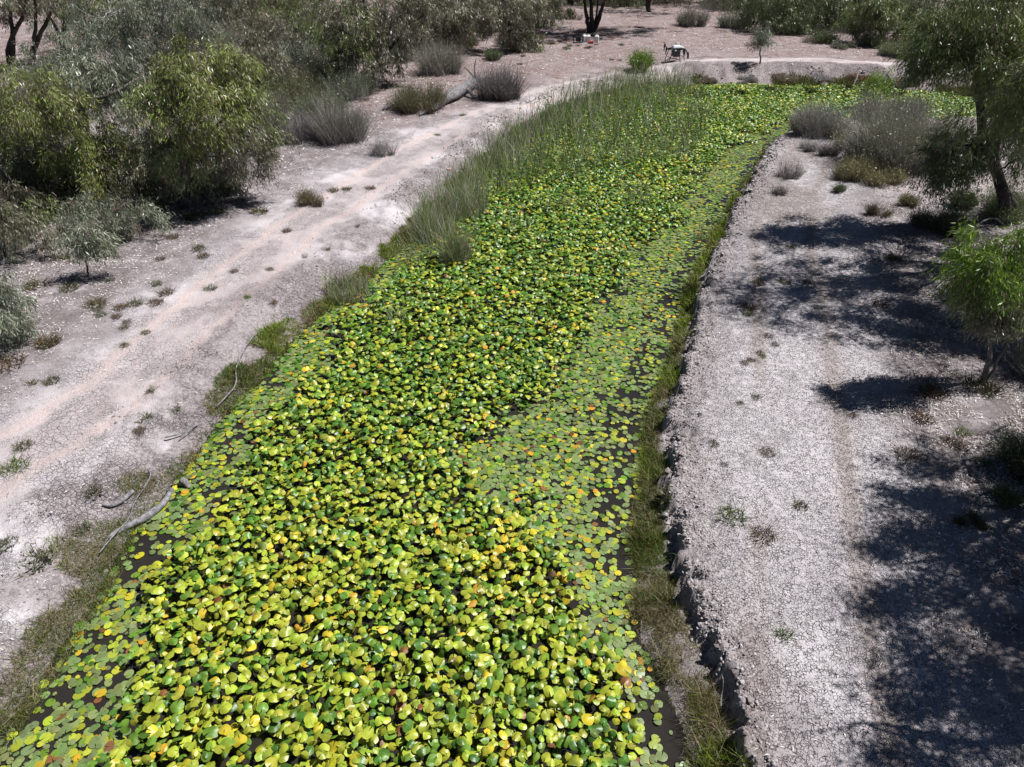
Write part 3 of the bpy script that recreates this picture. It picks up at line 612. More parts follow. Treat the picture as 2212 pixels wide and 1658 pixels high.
def shrub(label, bpx, wpx, hpx, n, pal, twigpal, group='shrubs around the pond', name='shrub', cat='shrub', wid=.008, lean=.9, leafy=.5, leaf=.05, dY=None, droop=.12):
    """a mound of fine upright stems carrying small leaves"""
    wpx = wpx*1.22; hpx = hpx*1.15; n = int(n*1.25); b = GH(*bpx); _, _, f = project(b); m = f/FPX; w_ = wpx*m/2; h_ = hpx*m/max(.35, math.cos(math.atan2(CH-b[2], b[1])))
    h_ = max(h_-w_*.35*math.sin(math.atan2(CH-b[2], b[1])), h_*.5)
    root = empty(name, b); reg(root, label, cat, group)
    k = max(4, int(6+w_*5)); ca = rng.uniform(0, 6.28, k); cr = w_*.62*np.sqrt(rng.random(k)); ctr = np.stack([cr*np.cos(ca), cr*np.sin(ca), 0*ca], -1); ch = rng.uniform(.6, 1.05, k)*(1-.35*(cr/max(w_, .01))**2)
    i = rng.integers(0, k, n); base = ctr[i]+np.stack([rng.normal(0, .10*w_, n), rng.normal(0, .10*w_, n), np.zeros(n)], -1)
    base[:, 2] = -.03
    dirs = unit(np.stack([rng.normal(0, .48*lean, n), rng.normal(0, .48*lean, n), np.ones(n)], -1)+ctr[i]/max(w_, .1)*.35*np.array([1, 1, 0]))
    L = h_*ch[i]*rng.uniform(.45, 1.05, n); bd = rng.normal(0, droop, (n, 3))*L[:, None]; c = pick(twigpal, n); wd = np.full(n, wid)*rng.uniform(.6, 1.4, n)
    cp_ = pick(pal, n); A = Acc(); V, F4, F3, C = blades(base, dirs, L, wd, bd, c*.95, c*.8+cp_*.55, 2); A.add(V, F4, F3, C=C); A.build('stems', M['twig'], root)
    q = max(200, int(n*leafy*6)); j = rng.integers(0, n, q); t = rng.uniform(.35, 1.02, q); p = base[j]+dirs[j]*(L[j]*t)[:, None]+bd[j]*(t*t)[:, None]+rng.normal(0, .05*h_*.6, (q, 3)); p[:, 2] = np.maximum(p[:, 2], .01)
    d2 = unit(dirs[j]*.8+rng.normal(0, .6, (q, 3))); Lf = rng.uniform(.6, 1.4, q)*leaf; s = unit(np.cross(d2, rng.normal(size=(q, 3)))); Wf = Lf*rng.uniform(.16, .32, q)
    V = np.stack([p, p+d2*(Lf*.45)[:, None]+s*(Wf/2)[:, None], p+d2*Lf[:, None], p+d2*(Lf*.45)[:, None]-s*(Wf/2)[:, None]], 1); cc = pick(pal, q)*rng.uniform(.75, 1.25, k)[i[j]][:, None]
    mk('foliage', V.reshape(-1, 3), [(np.arange(q)*4)[:, None]+np.arange(4)[None]], M['leaf'], root, np.clip(np.repeat(cc[:, None]*1.3, 4, 1).reshape(-1, 3), 0, .8))
    return root

GL = 'gum trees on the left flat'; GF = 'gum trees beyond the track'; GR = 'gum trees along the right bank'
LILAC = [(.32, .30, .30), (.24, .22, .22), (.40, .37, .37), (.19, .175, .17)]
BROWNT = [(.19, .15, .11), (.14, .105, .08), (.25, .21, .16)]
# ---- left flat
pxtree('gum_tree', 'leaning gum tree with lime-green foliage at the left edge and a dark limb reaching right', 'tree', GL, (122, 432),
    [([(150, 395), (187, 355), (184, 290), (176, 235), (120, 160)], .17, .03), ([(150, 395), (187, 355), (184, 290), (160, 250), (220, 213), (300, 168, .5)], .14, .02), ([(60, 380), (30, 300), (10, 220)], .10, .02)],
    [(25, 190, -.6, 75, 55, LIME), (95, 215, -1, 62, 55, LIME), (40, 255, .2, 60, 40, LIME), (60, 330, -.8, 62, 45, LIME), (140, 320, -.8, 45, 50, LIME), (10, 350, 0, 55, 50, DRAB), (150, 150, .5, 75, 40, SAGE), (230, 130, .8, 80, 42, SAGE), (200, 210, .5, 70, 40, SAGE), (255, 175, 1, 60, 35, SAGE), (235, 330, -.5, 50, 50, LIME), (80, 410, 0, 65, 40, DRAB), (235, 372, -.8, 46, 30, LIME)], 26000, .15, barkm='bark_grey')
pxtree('gum_tree', 'broad rounded gum tree with bright olive crown drooping over the clearing', 'tree', GL, (395, 440),
    [([(400, 380), (390, 300), (410, 220), (440, 150)], .15, .03), ([(400, 380), (380, 310), (330, 285)], .09, .02), ([(400, 380), (440, 300), (500, 240)], .10, .02)],
    [(455, 130, 0, 85, 48, LIME), (400, 165, -.8, 70, 45, LIME), (500, 190, 0, 62, 60, LIME), (350, 195, -.6, 62, 50, OLIVE), (440, 225, -1, 72, 55, LIME), (530, 250, .2, 55, 60, OLIVE), (370, 245, -1, 65, 45, LIME), (470, 290, -.4, 72, 45, DRAB), (560, 290, .3, 45, 45, DRAB), (330, 290, 0, 60, 45, DRAB), (400, 330, -.6, 75, 40, OLIVE), (500, 340, 0, 60, 40, DRAB), (440, 385, .4, 75, 36, DRAB)], 30000, .15, barkm='bark_grey')
pxtree('gum_tree', 'tall pale-trunked gum tree with grey-green crown behind the lime-green ones', 'tree', GL, (402, 212),
    [([(397, 125), (378, 80), (358, 40), (350, -60)], .30, .05)],
    [(310, 50, 0, 80, 38, SAGE), (420, 65, .5, 62, 40, SAGE), (260, 90, .5, 62, 35, SAGE), (450, 110, 0, 50, 32, SAGE), (340, 5, 0, 95, 40, SAGE), (230, 30, 0, 70, 34, SAGE), (330, 120, .8, 52, 30, SAGE), (400, -30, 0, 90, 50, SAGE)], 17000, .19, barkm='bark_pale')
for (bx, by, pts, lab, cl) in (
    ((66, 142), None, [[(80, 90), (110, 30), (140, -60)], [(72, 100), (78, 40), (70, -60)]], 'dark forked tree with bare limbs rising before the pale clearing', [(90, -30, 0, 90, 40, DRAB), (20, 0, 0, 60, 30, DRAB)]),
    ((22, 150), None, [[(28, 90), (20, 20), (0, -60)], [(20, 100), (50, 30), (60, -50)]], 'dark straight stemmed tree at the far left top of the clearing', [(0, -20, 0, 80, 45, DRAB)]),
    ((136, 112), None, [[(138, 60), (150, 0), (170, -60)], [(130, 80), (115, 50), (90, 10)]], 'slender dark tree with crooked limbs beside the pale clearing', [(180, 0, 0, 80, 32, OLIVE), (150, -40, 0, 70, 30, DRAB)]),
    ((238, 105), None, [[(240, 60), (250, 0), (260, -50)], [(240, 80), (210, 40), (180, 20)]], 'thin dark tree standing between sage crowns at the left top', [(250, 0, 0, 80, 30, OLIVE), (300, -20, 0, 70, 30, SAGE)])):
    pxtree('gum_tree', lab, 'tree', GL, bx, [(p, .13, .03) for p in pts], cl, 5000, .22)
pxtree('gum_sapling', 'grey-leaved gum sapling with a bare red stem standing in the leaf litter', 'sapling', 'gum saplings', (187, 597), [([(187, 570), (186, 540), (187, 500)], .022, .006)], [(165, 520, 0, 32, 20, SAGE), (200, 515, 0, 34, 22, SAGE), (225, 535, 0, 22, 14, SAGE), (185, 490, 0, 28, 16, SAGE)], 1700, .13, barkm='bark_red', spray=.3, twigs=3)
pxtree('gum_sapling', 'pale grey gum sapling leaning at the edge of the shade under the rounded tree', 'sapling', 'gum saplings', (300, 512), [([(300, 490), (290, 465), (280, 440)], .022, .006)], [(250, 450, 0, 48, 28, SAGE), (310, 455, 0, 42, 28, SAGE), (170, 440, .3, 50, 28, SAGE), (230, 490, 0, 50, 20, SAGE), (150, 470, .3, 45, 22, SAGE)], 3600, .13, barkm='bark_red', spray=.35, twigs=3)
pxtree('gum_sapling', 'dark bushy gum sapling on a thin stem below the rounded tree', 'sapling', 'gum saplings', (462, 418), [([(462, 400), (455, 370), (460, 340)], .022, .006)], [(430, 365, 0, 45, 25, OLIVE), (480, 370, 0, 42, 24, SAGE), (400, 385, 0, 34, 20, OLIVE)], 2400, .13, spray=.35, twigs=3)
pxtree('gum_sapling', 'dense grey-green weeping sapling cut by the left edge above the cracked clay', 'sapling', 'gum saplings', (0, 735), [([(0, 700), (2, 660), (5, 610)], .03, .008)], [(12, 625, 0, 36, 30, SAGE), (5, 665, -.2, 48, 34, SAGE), (-25, 640, 0, 40, 40, SAGE), (25, 690, 0, 30, 30, SAGE), (-10, 705, -.2, 44, 26, SAGE)], 5200, .11, spray=.3, twigs=3)
pxtree('gum_sapling', 'sage green sapling at the left edge in the shade of the leaning tree', 'sapling', 'gum saplings', (10, 560), [([(10, 520), (6, 490), (2, 450)], .03, .008)], [(15, 470, 0, 45, 32, DRAB), (50, 500, 0, 45, 30, DRAB), (-10, 530, 0, 40, 28, SAGE), (70, 455, .5, 45, 28, OLIVE)], 3200, .13, spray=.35, twigs=3)
GS = 'shrubs on the left flat'
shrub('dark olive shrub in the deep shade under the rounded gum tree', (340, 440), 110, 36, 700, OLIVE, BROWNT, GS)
shrub('low lilac-grey twiggy shrub between the drooping crown and the green-tipped shrub', (640, 300), 120, 85, 2600, [(.16, .145, .14), (.12, .11, .10)], LILAC, GS, wid=.011, leafy=.25)
shrub('wide lilac-grey twiggy shrub with green tips beside the clearing', (735, 300), 140, 95, 3000, [(.10, .13, .045), (.14, .13, .10)], LILAC, GS, wid=.011, leafy=.35)
shrub('small grey twiggy shrub alone on the litter near the track', (830, 335), 56, 42, 700, LILAC, LILAC, GS, wid=.01, leafy=.25)
shrub('brownish-green dry bush near the track on the left flat', (664, 443), 66, 38, 900, [(.13, .12, .05), (.17, .14, .07)], BROWNT, GS, wid=.009, leafy=.35)
shrub('green dome shrub in front of the fallen log', (905, 238), 112, 66, 2600, [(.105, .12, .04), (.13, .14, .06), (.09, .10, .045)], BROWNT, GS, wid=.013, leafy=.45, leaf=.07)
shrub('grey feathery shrub behind the fallen log with brown base', (950, 158), 118, 72, 2600, [(.17, .175, .11), (.14, .14, .09), (.20, .19, .14)], LILAC, GS, wid=.014, leafy=.4, leaf=.07)
shrub('bare dark twiggy shrub at the upper end of the fallen log', (1080, 212), 90, 82, 2400, LILAC, [(.14, .12, .12), (.19, .165, .16), (.10, .085, .085)], GS, wid=.014, leafy=.2, leaf=.06)
shrub('dark scrub under the olive tree behind the lilac-grey shrubs', (640, 222), 150, 75, 1800, DARK, BROWNT, GS, wid=.012, leaf=.08)
shrub('dark green scrub right beneath the thin trunk on the left flat', (770, 210), 120, 70, 1500, DARK, LILAC, GS, wid=.012, leaf=.08)
shrub('leafy pale-tipped bush standing before dark scrub', (655, 172), 80, 90, 1600, SAGE, LILAC, GS, wid=.014, leafy=.8, leaf=.11)
shrub('dark blue-green rounded bush near the top left stems', (560, 98), 50, 26, 700, [(.06, .085, .06), (.08, .10, .07)], LILAC, GS, wid=.02, leafy=.8, leaf=.10)
shrub('grey-green low scrub beyond the rounded tree at left', (600, 190), 90, 60, 1400, DRAB, LILAC, GS, wid=.014, leafy=.6, leaf=.09)
# ---- centre top
pxtree('gum_tree', 'drooping dark gum tree with thin trunk behind the fallen log', 'tree', GF, (803, 186),
    [([(803, 150), (800, 110), (790, 40), (780, -40)], .13, .03), ([(802, 160), (840, 110), (880, 60), (920, 30)], .10, .02)],
    [(760, 60, 0, 85, 50, OLIVE), (840, 60, 0, 70, 45, DRAB), (720, 30, .5, 75, 45, DRAB), (800, 20, 0, 95, 45, DRAB), (790, 110, -.4, 75, 40, DRAB), (840, 110, 0, 42, 36, DRAB), (740, 110, .2, 52, 38, OLIVE), (880, 20, .5, 70, 50, DRAB), (800, 150, 0, 48, 22, DRAB)], 17000, .21)
pxtree('gum_tree', 'spreading gum tree with grey-olive curtains left of the leaning bare trunk', 'tree', GF, (905, 112),
    [([(910, 90), (915, 50), (925, 0), (930, -40)], .14, .03)], [(920, 40, 0, 62, 42, DRAB), (975, 45, 0, 56, 42, DRAB), (985, 85, 0, 34, 24, OLIVE), (940, 5, 0, 95, 36, DRAB), (890, 65, 0, 52, 34, DRAB), (1000, 10, 0, 60, 34, DRAB)], 12000, .23)
pxtree('gum_tree', 'weeping gum tree left of the white jugs with foliage down to the ground', 'tree', GF, (1110, 112),
    [([(1105, 90), (1100, 50), (1090, 0), (1080, -60)], .16, .03), ([(1108, 100), (1125, 60), (1140, 20)], .09, .02)],
    [(1090, 35, 0, 52, 40, DRAB), (1130, 50, 0, 42, 42, DRAB), (1060, 20, .5, 52, 32, DRAB), (1145, 92, 0, 28, 22, OLIVE), (1125, 10, 0, 60, 36, DRAB), (1105, 75, 0, 42, 26, DRAB)], 10500, .23)
pxtree('gum_tree', 'leaning bare grey trunk beside the weeping tree, crown above the frame', 'tree', GF, (1016, 46), [([(1022, 30), (1032, 5), (1050, -50)], .28, .08), ([(1025, 28), (1050, 15), (1072, 0)], .14, .04)], [(1060, -60, 0, 80, 30, DRAB)], 4000, .28, barkm='bark_grey')
pxtree('gum_tree', 'thick straight trunk in dark shade left of the four-stemmed tree', 'tree', GF, (1205, 26), [([(1207, 5), (1210, -30), (1205, -90)], .42, .10)], [(1200, -90, 0, 90, 34, DRAB), (1150, -60, 0, 60, 26, DRAB)], 5000, .30, barkm='bark_grey')
pxtree('gum_tree', 'four-stemmed dark gum tree rising behind the white jugs', 'tree', GF, (1275, 70),
    [([(1270, 50), (1265, 20), (1255, -40)], .15, .05), ([(1278, 50), (1277, 10), (1274, -50)], .17, .05), ([(1284, 50), (1290, 20), (1292, -40)], .09, .03), ([(1290, 52), (1303, 10), (1325, -50)], .16, .05)],
    [(1250, -55, 0, 80, 32, DRAB), (1330, -60, 0, 90, 34, DRAB), (1290, -75, -2, 70, 30, DRAB), (1200, -40, 0, 60, 26, DRAB), (1400, -70, -1, 80, 32, DRAB), (1450, -60, 1, 70, 30, DRAB), (1350, -85, 1, 90, 30, DRAB)], 22000, .28)
# ---- right top
pxtree('gum_tree', 'big dark spreading tree with low crown beyond the far track', 'tree', GF, (1703, 66), [([(1712, 45), (1725, 15), (1745, -30)], .30, .06), ([(1700, 50), (1680, 20), (1650, -10)], .18, .04), ([(1715, 50), (1760, 40), (1800, 30)], .14, .03)],
    [(1670, 15, 0, 62, 30, DARK), (1730, 5, 0, 82, 34, DARK), (1800, 15, 0, 62, 32, DARK), (1770, 45, 0, 46, 22, DARK), (1700, -20, 0, 90, 30, DARK), (1840, 40, 0, 46, 26, OLIVE)], 12000, .27)
pxtree('gum_tree', 'mid green round tree between the dark spreading tree and right tree', 'tree', GF, (1905, 98), [([(1905, 70), (1905, 40), (1900, 0)], .14, .03)], [(1890, 30, 0, 46, 36, OLIVE), (1930, 40, 0, 40, 36, OLIVE), (1910, 5, 0, 52, 30, OLIVE), (1940, 75, 0, 36, 24, OLIVE), (1880, 65, 0, 36, 22, DRAB)], 8500, .25)
pxtree('gum_sapling', 'slim grey sapling standing alone at the far track edge', 'sapling', 'gum saplings', (1643, 139), [([(1643, 120), (1645, 95), (1646, 65)], .04, .01)], [(1640, 75, 0, 20, 18, SAGE), (1655, 88, 0, 18, 14, SAGE), (1648, 62, 0, 16, 12, SAGE), (1632, 92, 0, 14, 9, DRAB)], 1300, .17, spray=.35, twigs=3)
for (bx, by, sx, lab, ba) in ((1402, 26, -4, 'thin dark trunk at the top right of the jugs, with scrubby base', 'bark_dark'), (1592, 14, 6, 'dark trunk between two round shrubs at the far top', 'bark_dark'), (1452, 6, -6, 'slender trunk behind the far grey round shrub', 'bark_grey'), (565, 62, -14, 'multi-stemmed dark shrubby tree near the top, left of centre', 'bark_dark'), (502, 64, -10, 'thin bare dark stems near the top left of centre', 'bark_dark'), (680, 40, 8, 'dark trunk deep behind the drooping gum at top', 'bark_dark'), (1945, 20, 4, 'dark trunk behind the mid green round tree', 'bark_dark'), (1855, 30, -5, 'dark trunk behind the spreading tree on its right', 'bark_dark')):
    pxtree('gum_tree', lab, 'tree', GF, (bx, by), [([(bx+sx, by-20), (bx+sx*1.6, by-50), (bx+sx*3, by-100)], .14, .04), ([(bx-sx*.5, by-22), (bx-sx*2, by-55), (bx-sx*4, by-95)], .10, .03)], [(bx+sx*2, by-85, 0, 85, 30, DRAB), (bx-sx*3, by-75, 1, 70, 26, OLIVE)], 4500, .3, barkm=ba)
for (bx, by, lab, w_, dy, pal) in (
    (1160, 60, 'dark gum tree in deep shade just left of the thick straight trunk', 60, -40, DARK), (1235, 12, 'dark gum tree between the thick trunk and the four-stemmed tree', 70, -36, DARK), (1100, 20, 'dim gum tree over the weeping tree at the top', 80, -30, DRAB), (1340, 14, 'dark gum tree at the top right of the four-stemmed tree', 60, -30, DARK), (970, 95, 'drab gum tree behind the grey feathery shrub', 70, -45, DRAB),
    (450, 70, 'tall drab gum tree to the right of the pale trunk at the top', 80, -40, DRAB), (530, 75, 'dusty gum tree behind the dark blue-green bush', 70, -40, DRAB), (640, 90, 'olive gum tree behind the leafy pale-tipped bush at the top', 80, -50, OLIVE), (700, 130, 'dark gum tree between the pale-tipped bush and the thin trunk', 70, -50, DARK), (600, 140, 'drab leafy gum tree just left of the leafy pale-tipped bush', 64, -50, DRAB), (860, 100, 'dark drooping gum tree right of the thin trunk', 66, -50, DRAB), (1010, 80, 'drab gum tree under the leaning bare trunk', 60, -40, DRAB), (1440, 8, 'grey gum tree at the top over the far round shrub', 80, -30, DRAB), (1540, 6, 'olive gum tree at the top between the round shrubs', 80, -34, OLIVE), (1620, 14, 'dark gum tree at the top left of the far right thicket', 80, -34, DARK), (1690, 74, 'dark low gum tree at the front of the far right thicket', 70, -36, DARK), (1920, 60, 'dark gum tree behind the mid green round tree', 70, -50, DARK), (100, 420, 'dusty gum tree in the shade at the left, low behind the scrub', 90, -50, DRAB), (330, 410, 'drab gum tree at the left foot of the rounded crown', 80, -60, DRAB), (400, 110, 'sage gum tree low before the pale trunk', 80, -44, SAGE), (140, 190, 'sage gum tree above the lime-green foliage at the left', 90, -50, SAGE),
    (240, 400, 'sage gum tree between the leaning tree and the rounded tree', 85, -70, SAGE), (15, 470, 'drab gum tree low at the left edge under the lime foliage', 80, -60, DRAB), (560, 130, 'grey gum tree to the upper right of the rounded crown', 70, -45, DRAB), (120, 250, 'sage gum tree behind the lime-green foliage at the left', 110, -60, SAGE), (280, 200, 'grey-green gum tree in front of the white trunk', 90, -40, SAGE), (2000, 90, 'dark gum tree at the end of the far right thicket', 60, -50, DARK), (1720, 30, 'dark gum tree filling the far right thicket top', 90, -30, DARK),
    (470, 40, 'hazy olive gum tree at the top between bare stems and pale trunk', 70, -45, DRAB), (610, 30, 'wide grey gum tree at the very top left of the drooping gum', 90, -30, DRAB), (690, 70, 'dark low gum tree filling behind the leafy pale-tipped bush', 80, -55, OLIVE), (1040, 70, 'dark small gum tree in shade between weeping and curtained trees', 60, -50, DARK), (1150, 30, 'dark gum tree at the top behind the weeping tree', 70, -40, DRAB), (1380, 5, 'shaded gum tree at the top behind the four-stemmed tree', 90, -45, DRAB), (1640, 30, 'dark dense gum tree at left of the spreading tree', 66, -35, DARK), (1770, 50, 'dark dense gum tree in the middle of the far right thicket', 76, -45, DARK), (1850, 60, 'olive gum tree in the far right thicket', 66, -50, OLIVE), (1965, 60, 'dark olive gum tree behind the tall leaning tree', 66, -40, OLIVE), (180, 90, 'grey-green gum tree rising over the pale clearing', 90, -40, SAGE), (330, 70, 'sage gum tree in front of the pale trunk at the top', 80, -40, SAGE), (75, 330, 'dense olive gum tree behind the leaning lime-green one', 80, -60, DRAB), (560, 210, 'drab low gum tree behind the broad rounded crown', 70, -55, DRAB)):
    pxtree('gum_tree', lab, 'tree', GF, (bx, by), [([(bx+3, by-15), (bx+8, by+dy*.6), (bx+4, by+dy*1.3)], .12, .03)], [(bx-w_*.5, by+dy*.8, 0, w_*.62, 30, pal), (bx+w_*.5, by+dy*.9, .5, w_*.6, 30, pal), (bx, by+dy*1.5, 0, w_*.8, 34, pal), (bx+w_*.15, by+dy*.35, -.5, w_*.55, 22, pal)], 6500, .2)
for (bx, by, w_, h_, pal, lab) in ((640, 180, 120, 70, DRAB, 'drab scrub in front of the low dark gum at upper left'), (720, 180, 110, 70, DARK, 'dark scrub left of the thin trunk'), (590, 100, 110, 50, DARK, 'dark scrub at upper left behind the pale-tipped bush'), (480, 90, 110, 40, DRAB, 'drab scrub around the bare dark stems'), (690, 90, 110, 40, DRAB, 'drab scrub at the top behind the thin trunk'), (860, 130, 100, 40, DARK, 'dark scrub between the thin trunk and the grey feathery shrub'), (1110, 100, 90, 36, DRAB, 'drab scrub under the weeping tree'), (1560, 20, 110, 24, DRAB, 'drab scrub at the far top between the round shrubs'), (1720, 70, 130, 34, DARK, 'dark scrub at the front of the far right thicket'), (1840, 70, 120, 40, DARK, 'dark scrub filling the far right thicket'), (1930, 120, 90, 34, OLIVE, 'olive scrub at the right end of the far thicket'), (230, 540, 110, 40, DRAB, 'drab scrub in the litter shade below the sage saplings'), (60, 470, 150, 46, DRAB, 'drab scrub in the shade below the leaning tree at the left edge'), (180, 440, 120, 40, DARK, 'dark scrub at the foot of the leaning lime-green tree'), (260, 420, 120, 50, DRAB, 'drab scrub between the leaning and the rounded tree'), (480, 415, 110, 40, DARK, 'dark scrub under the right side of the rounded tree'), (40, 530, 110, 34, SAGE, 'sage scrub by the left edge below the shade'), (560, 330, 60, 40, DRAB, 'drab bush at the right foot of the rounded crown'), (690, 250, 110, 60, DARK, 'dark scrub between the lilac-grey shrubs and the thin trunk'), (590, 260, 70, 60, DRAB, 'drab bush just right of the rounded crown'), (470, 130, 90, 34, DRAB, 'drab scrub below the pale trunk at the top'), (540, 150, 70, 34, DARK, 'dark scrub right of the rounded crown top'), (1000, 100, 90, 26, BROWNT, 'brownish scrub in the shade of the curtained tree'), (1060, 130, 40, 22, DARK, 'dark bush at the left foot of the weeping tree')):
    shrub(lab, (bx, by), w_, h_, 1500, pal, LILAC, 'shrubs on the left flat', wid=.012, leafy=.7, leaf=.08)
GT = 'shrubs beyond the far track'
for (bx, by, w_, h_, pal, lab) in ((1530, 178, 46, 14, BROWNT, 'dry brown brush on the far bank, nearest the reed bed'), (1610, 176, 60, 13, LILAC, 'low grey brush on the middle of the far bank'), (1690, 172, 70, 14, BROWNT, 'straggling brown brush on the far bank below the sapling'), (1770, 174, 60, 15, LILAC, 'grey brush on the far bank right of the brown brush'), (1860, 172, 60, 15, [(.22, .12, .07), (.17, .10, .06)], 'rusty dead brush on the far bank behind the young wattle'), (1950, 182, 70, 16, BROWNT, 'brown brush at the right end of the far bank')):
    shrub(lab, (bx, by), w_, h_, 700, pal, BROWNT, 'brush on the far bank', name='brush', cat='brush', wid=.02, leafy=.4, leaf=.07, lean=1.3)
shrub('grey rounded shrub at the far top beyond the flying machine', (1497, 56), 66, 42, 1100, DRAB, LILAC, GT, wid=.022, leafy=.6, leaf=.10)
shrub('dark rounded shrub right of the grey one at the far top', (1588, 60), 70, 38, 1100, DARK, LILAC, GT, wid=.022, leafy=.5, leaf=.10)
shrub('low brown scrub in shade behind the jugs tree', (1230, 40), 70, 22, 600, BROWNT, BROWNT, GT, wid=.022, leafy=.3, leaf=.10)
shrub('green low bush at the foot of the mid green tree', (1880, 100), 70, 34, 900, OLIVE, LILAC, GT, wid=.022, leafy=.8, leaf=.10)
shrub('dark scrub under the spreading tree, its left', (1770, 92), 90, 30, 900, DARK, BROWNT, GT, wid=.022, leafy=.5, leaf=.10)
shrub('sage scrub under the spreading tree, its right', (1820, 104), 60, 20, 600, SAGE, BROWNT, GT, wid=.02, leafy=.5, leaf=.09)
shrub('bright green willowy bush behind the reed bed', (1385, 152), 46, 42, 1300, FRESH, BROWNT, GT, wid=.016, leafy=.9, leaf=.10)
# ---- right bank
RS = 'shrubs on the right bank'
shrub('huge grey-green feathery shrub at the right of the point', (1935, 352), 210, 135, 9000, [(.22, .24, .13), (.18, .20, .11), (.27, .28, .18), (.22, .205, .16)], LILAC, RS, wid=.011, leafy=.4, leaf=.07)
shrub('grey lilac shrub at the pond edge of the point with silvery top', (1772, 286), 130, 72, 3800, [(.30, .315, .24), (.23, .225, .20)], LILAC, RS, wid=.011, leafy=.35, leaf=.06)
shrub('dark twiggy shrub behind the huge feathery one', (1880, 262), 100, 62, 2400, [(.17, .17, .12), (.21, .20, .165)], LILAC, RS, wid=.012, leafy=.3, leaf=.06)
shrub('grey shrub at the back of the point before the far lily arm', (1950, 262), 110, 62, 2600, [(.21, .215, .15), (.18, .18, .125)], LILAC, RS, wid=.012, leafy=.35, leaf=.06)
pxtree('acacia_sapling', 'bright green young wattle rising out of the grey shrubs', 'sapling', 'gum saplings', (1895, 262), [([(1897, 235), (1903, 205), (1908, 180)], .035, .01), ([(1890, 235), (1888, 205), (1885, 190)], .025, .008)], [(1905, 172, 0, 26, 18, FRESH), (1888, 186, 0, 20, 14, FRESH), (1918, 186, 0, 16, 16, FRESH), (1880, 202, 0, 18, 12, OLIVE)], 2300, .11, hang=.0, spray=.3, twigs=3)
shrub('straw-tipped low grassy bush at the front of the shrub group', (1868, 392), 150, 52, 3800, [(.22, .22, .10), (.26, .24, .12), (.18, .17, .09)], [(.26, .22, .16), (.20, .165, .12)], RS, wid=.010, leafy=.35, leaf=.06)
shrub('rust-brown dead sprig at the pond corner of the point', (1722, 285), 26, 48, 350, [(.24, .10, .06), (.19, .09, .06)], BROWNT, RS, wid=.011, leafy=.7, leaf=.06)
shrub('small dark upright twig bush on the pale bank below the point', (1788, 335), 42, 44, 600, LILAC, [(.12, .10, .10), (.16, .14, .14)], RS, wid=.009, leafy=.1, leaf=.05)
shrub('green upright sprig beside the small dark twig bush', (1808, 322), 24, 52, 260, [(.14, .18, .04), (.11, .15, .03)], BROWNT, RS, wid=.009, leafy=.6, leaf=.06)
shrub('fan-shaped bare twig bush nearest the pond on the bank', (1702, 382), 62, 42, 600, LILAC, [(.15, .135, .13), (.20, .18, .175)], RS, wid=.008, leafy=.1, leaf=.05)
shrub('small dry twig tuft in front of the fan-shaped twig bush', (1682, 420), 34, 28, 320, LILAC, [(.15, .135, .13), (.22, .19, .16)], RS, wid=.008, leafy=.1, leaf=.05)
shrub('thin grey twig bush in front of the silvery-topped shrub', (1745, 325), 44, 36, 420, LILAC, LILAC, RS, wid=.009, leafy=.15, leaf=.05)
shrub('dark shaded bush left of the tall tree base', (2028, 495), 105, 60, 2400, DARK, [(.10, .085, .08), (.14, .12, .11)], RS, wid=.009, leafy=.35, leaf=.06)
shrub('rounded dark green bush hanging under the tall tree limbs', (2080, 445), 46, 44, 900, DARK, BROWNT, RS, wid=.009, leafy=.8, leaf=.07)
shrub('small olive grassy bush in dappled shade under the point', (1958, 444), 40, 32, 700, [(.15, .15, .06), (.12, .12, .05)], BROWNT, RS, wid=.009, leafy=.4, leaf=.05)
shrub('low shaded grassy bush with brown stems in the tree shadow', (1898, 465), 50, 32, 600, [(.12, .11, .06), (.14, .12, .08)], BROWNT, RS, wid=.009, leafy=.3, leaf=.05)
shrub('dark knob of leaves at the shadow edge by the straw-tipped bush', (1812, 414), 20, 20, 260, DARK, BROWNT, RS, wid=.008, leafy=.8, leaf=.05)
shrub('green sprawling shrub behind the tall tree base at the right edge', (2175, 470), 120, 72, 2800, [(.14, .18, .06), (.11, .14, .055)], LILAC, RS, wid=.010, leafy=.6, leaf=.07)
shrub('grey shrub at the right edge below the yellow-green tree', (2215, 800), 90, 80, 1500, [(.13, .13, .09), (.10, .11, .07)], LILAC, RS, wid=.007, leafy=.3, leaf=.05)
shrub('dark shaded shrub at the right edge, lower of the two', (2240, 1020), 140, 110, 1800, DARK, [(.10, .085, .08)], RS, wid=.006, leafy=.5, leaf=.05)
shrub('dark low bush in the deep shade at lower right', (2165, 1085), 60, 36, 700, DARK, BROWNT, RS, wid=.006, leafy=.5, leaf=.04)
shrub('mossy dark mound in the shade at lower right beside leaf litter', (2095, 1130), 70, 26, 800, [(.07, .08, .03), (.09, .09, .04)], BROWNT, RS, wid=.006, leafy=.5, leaf=.03)
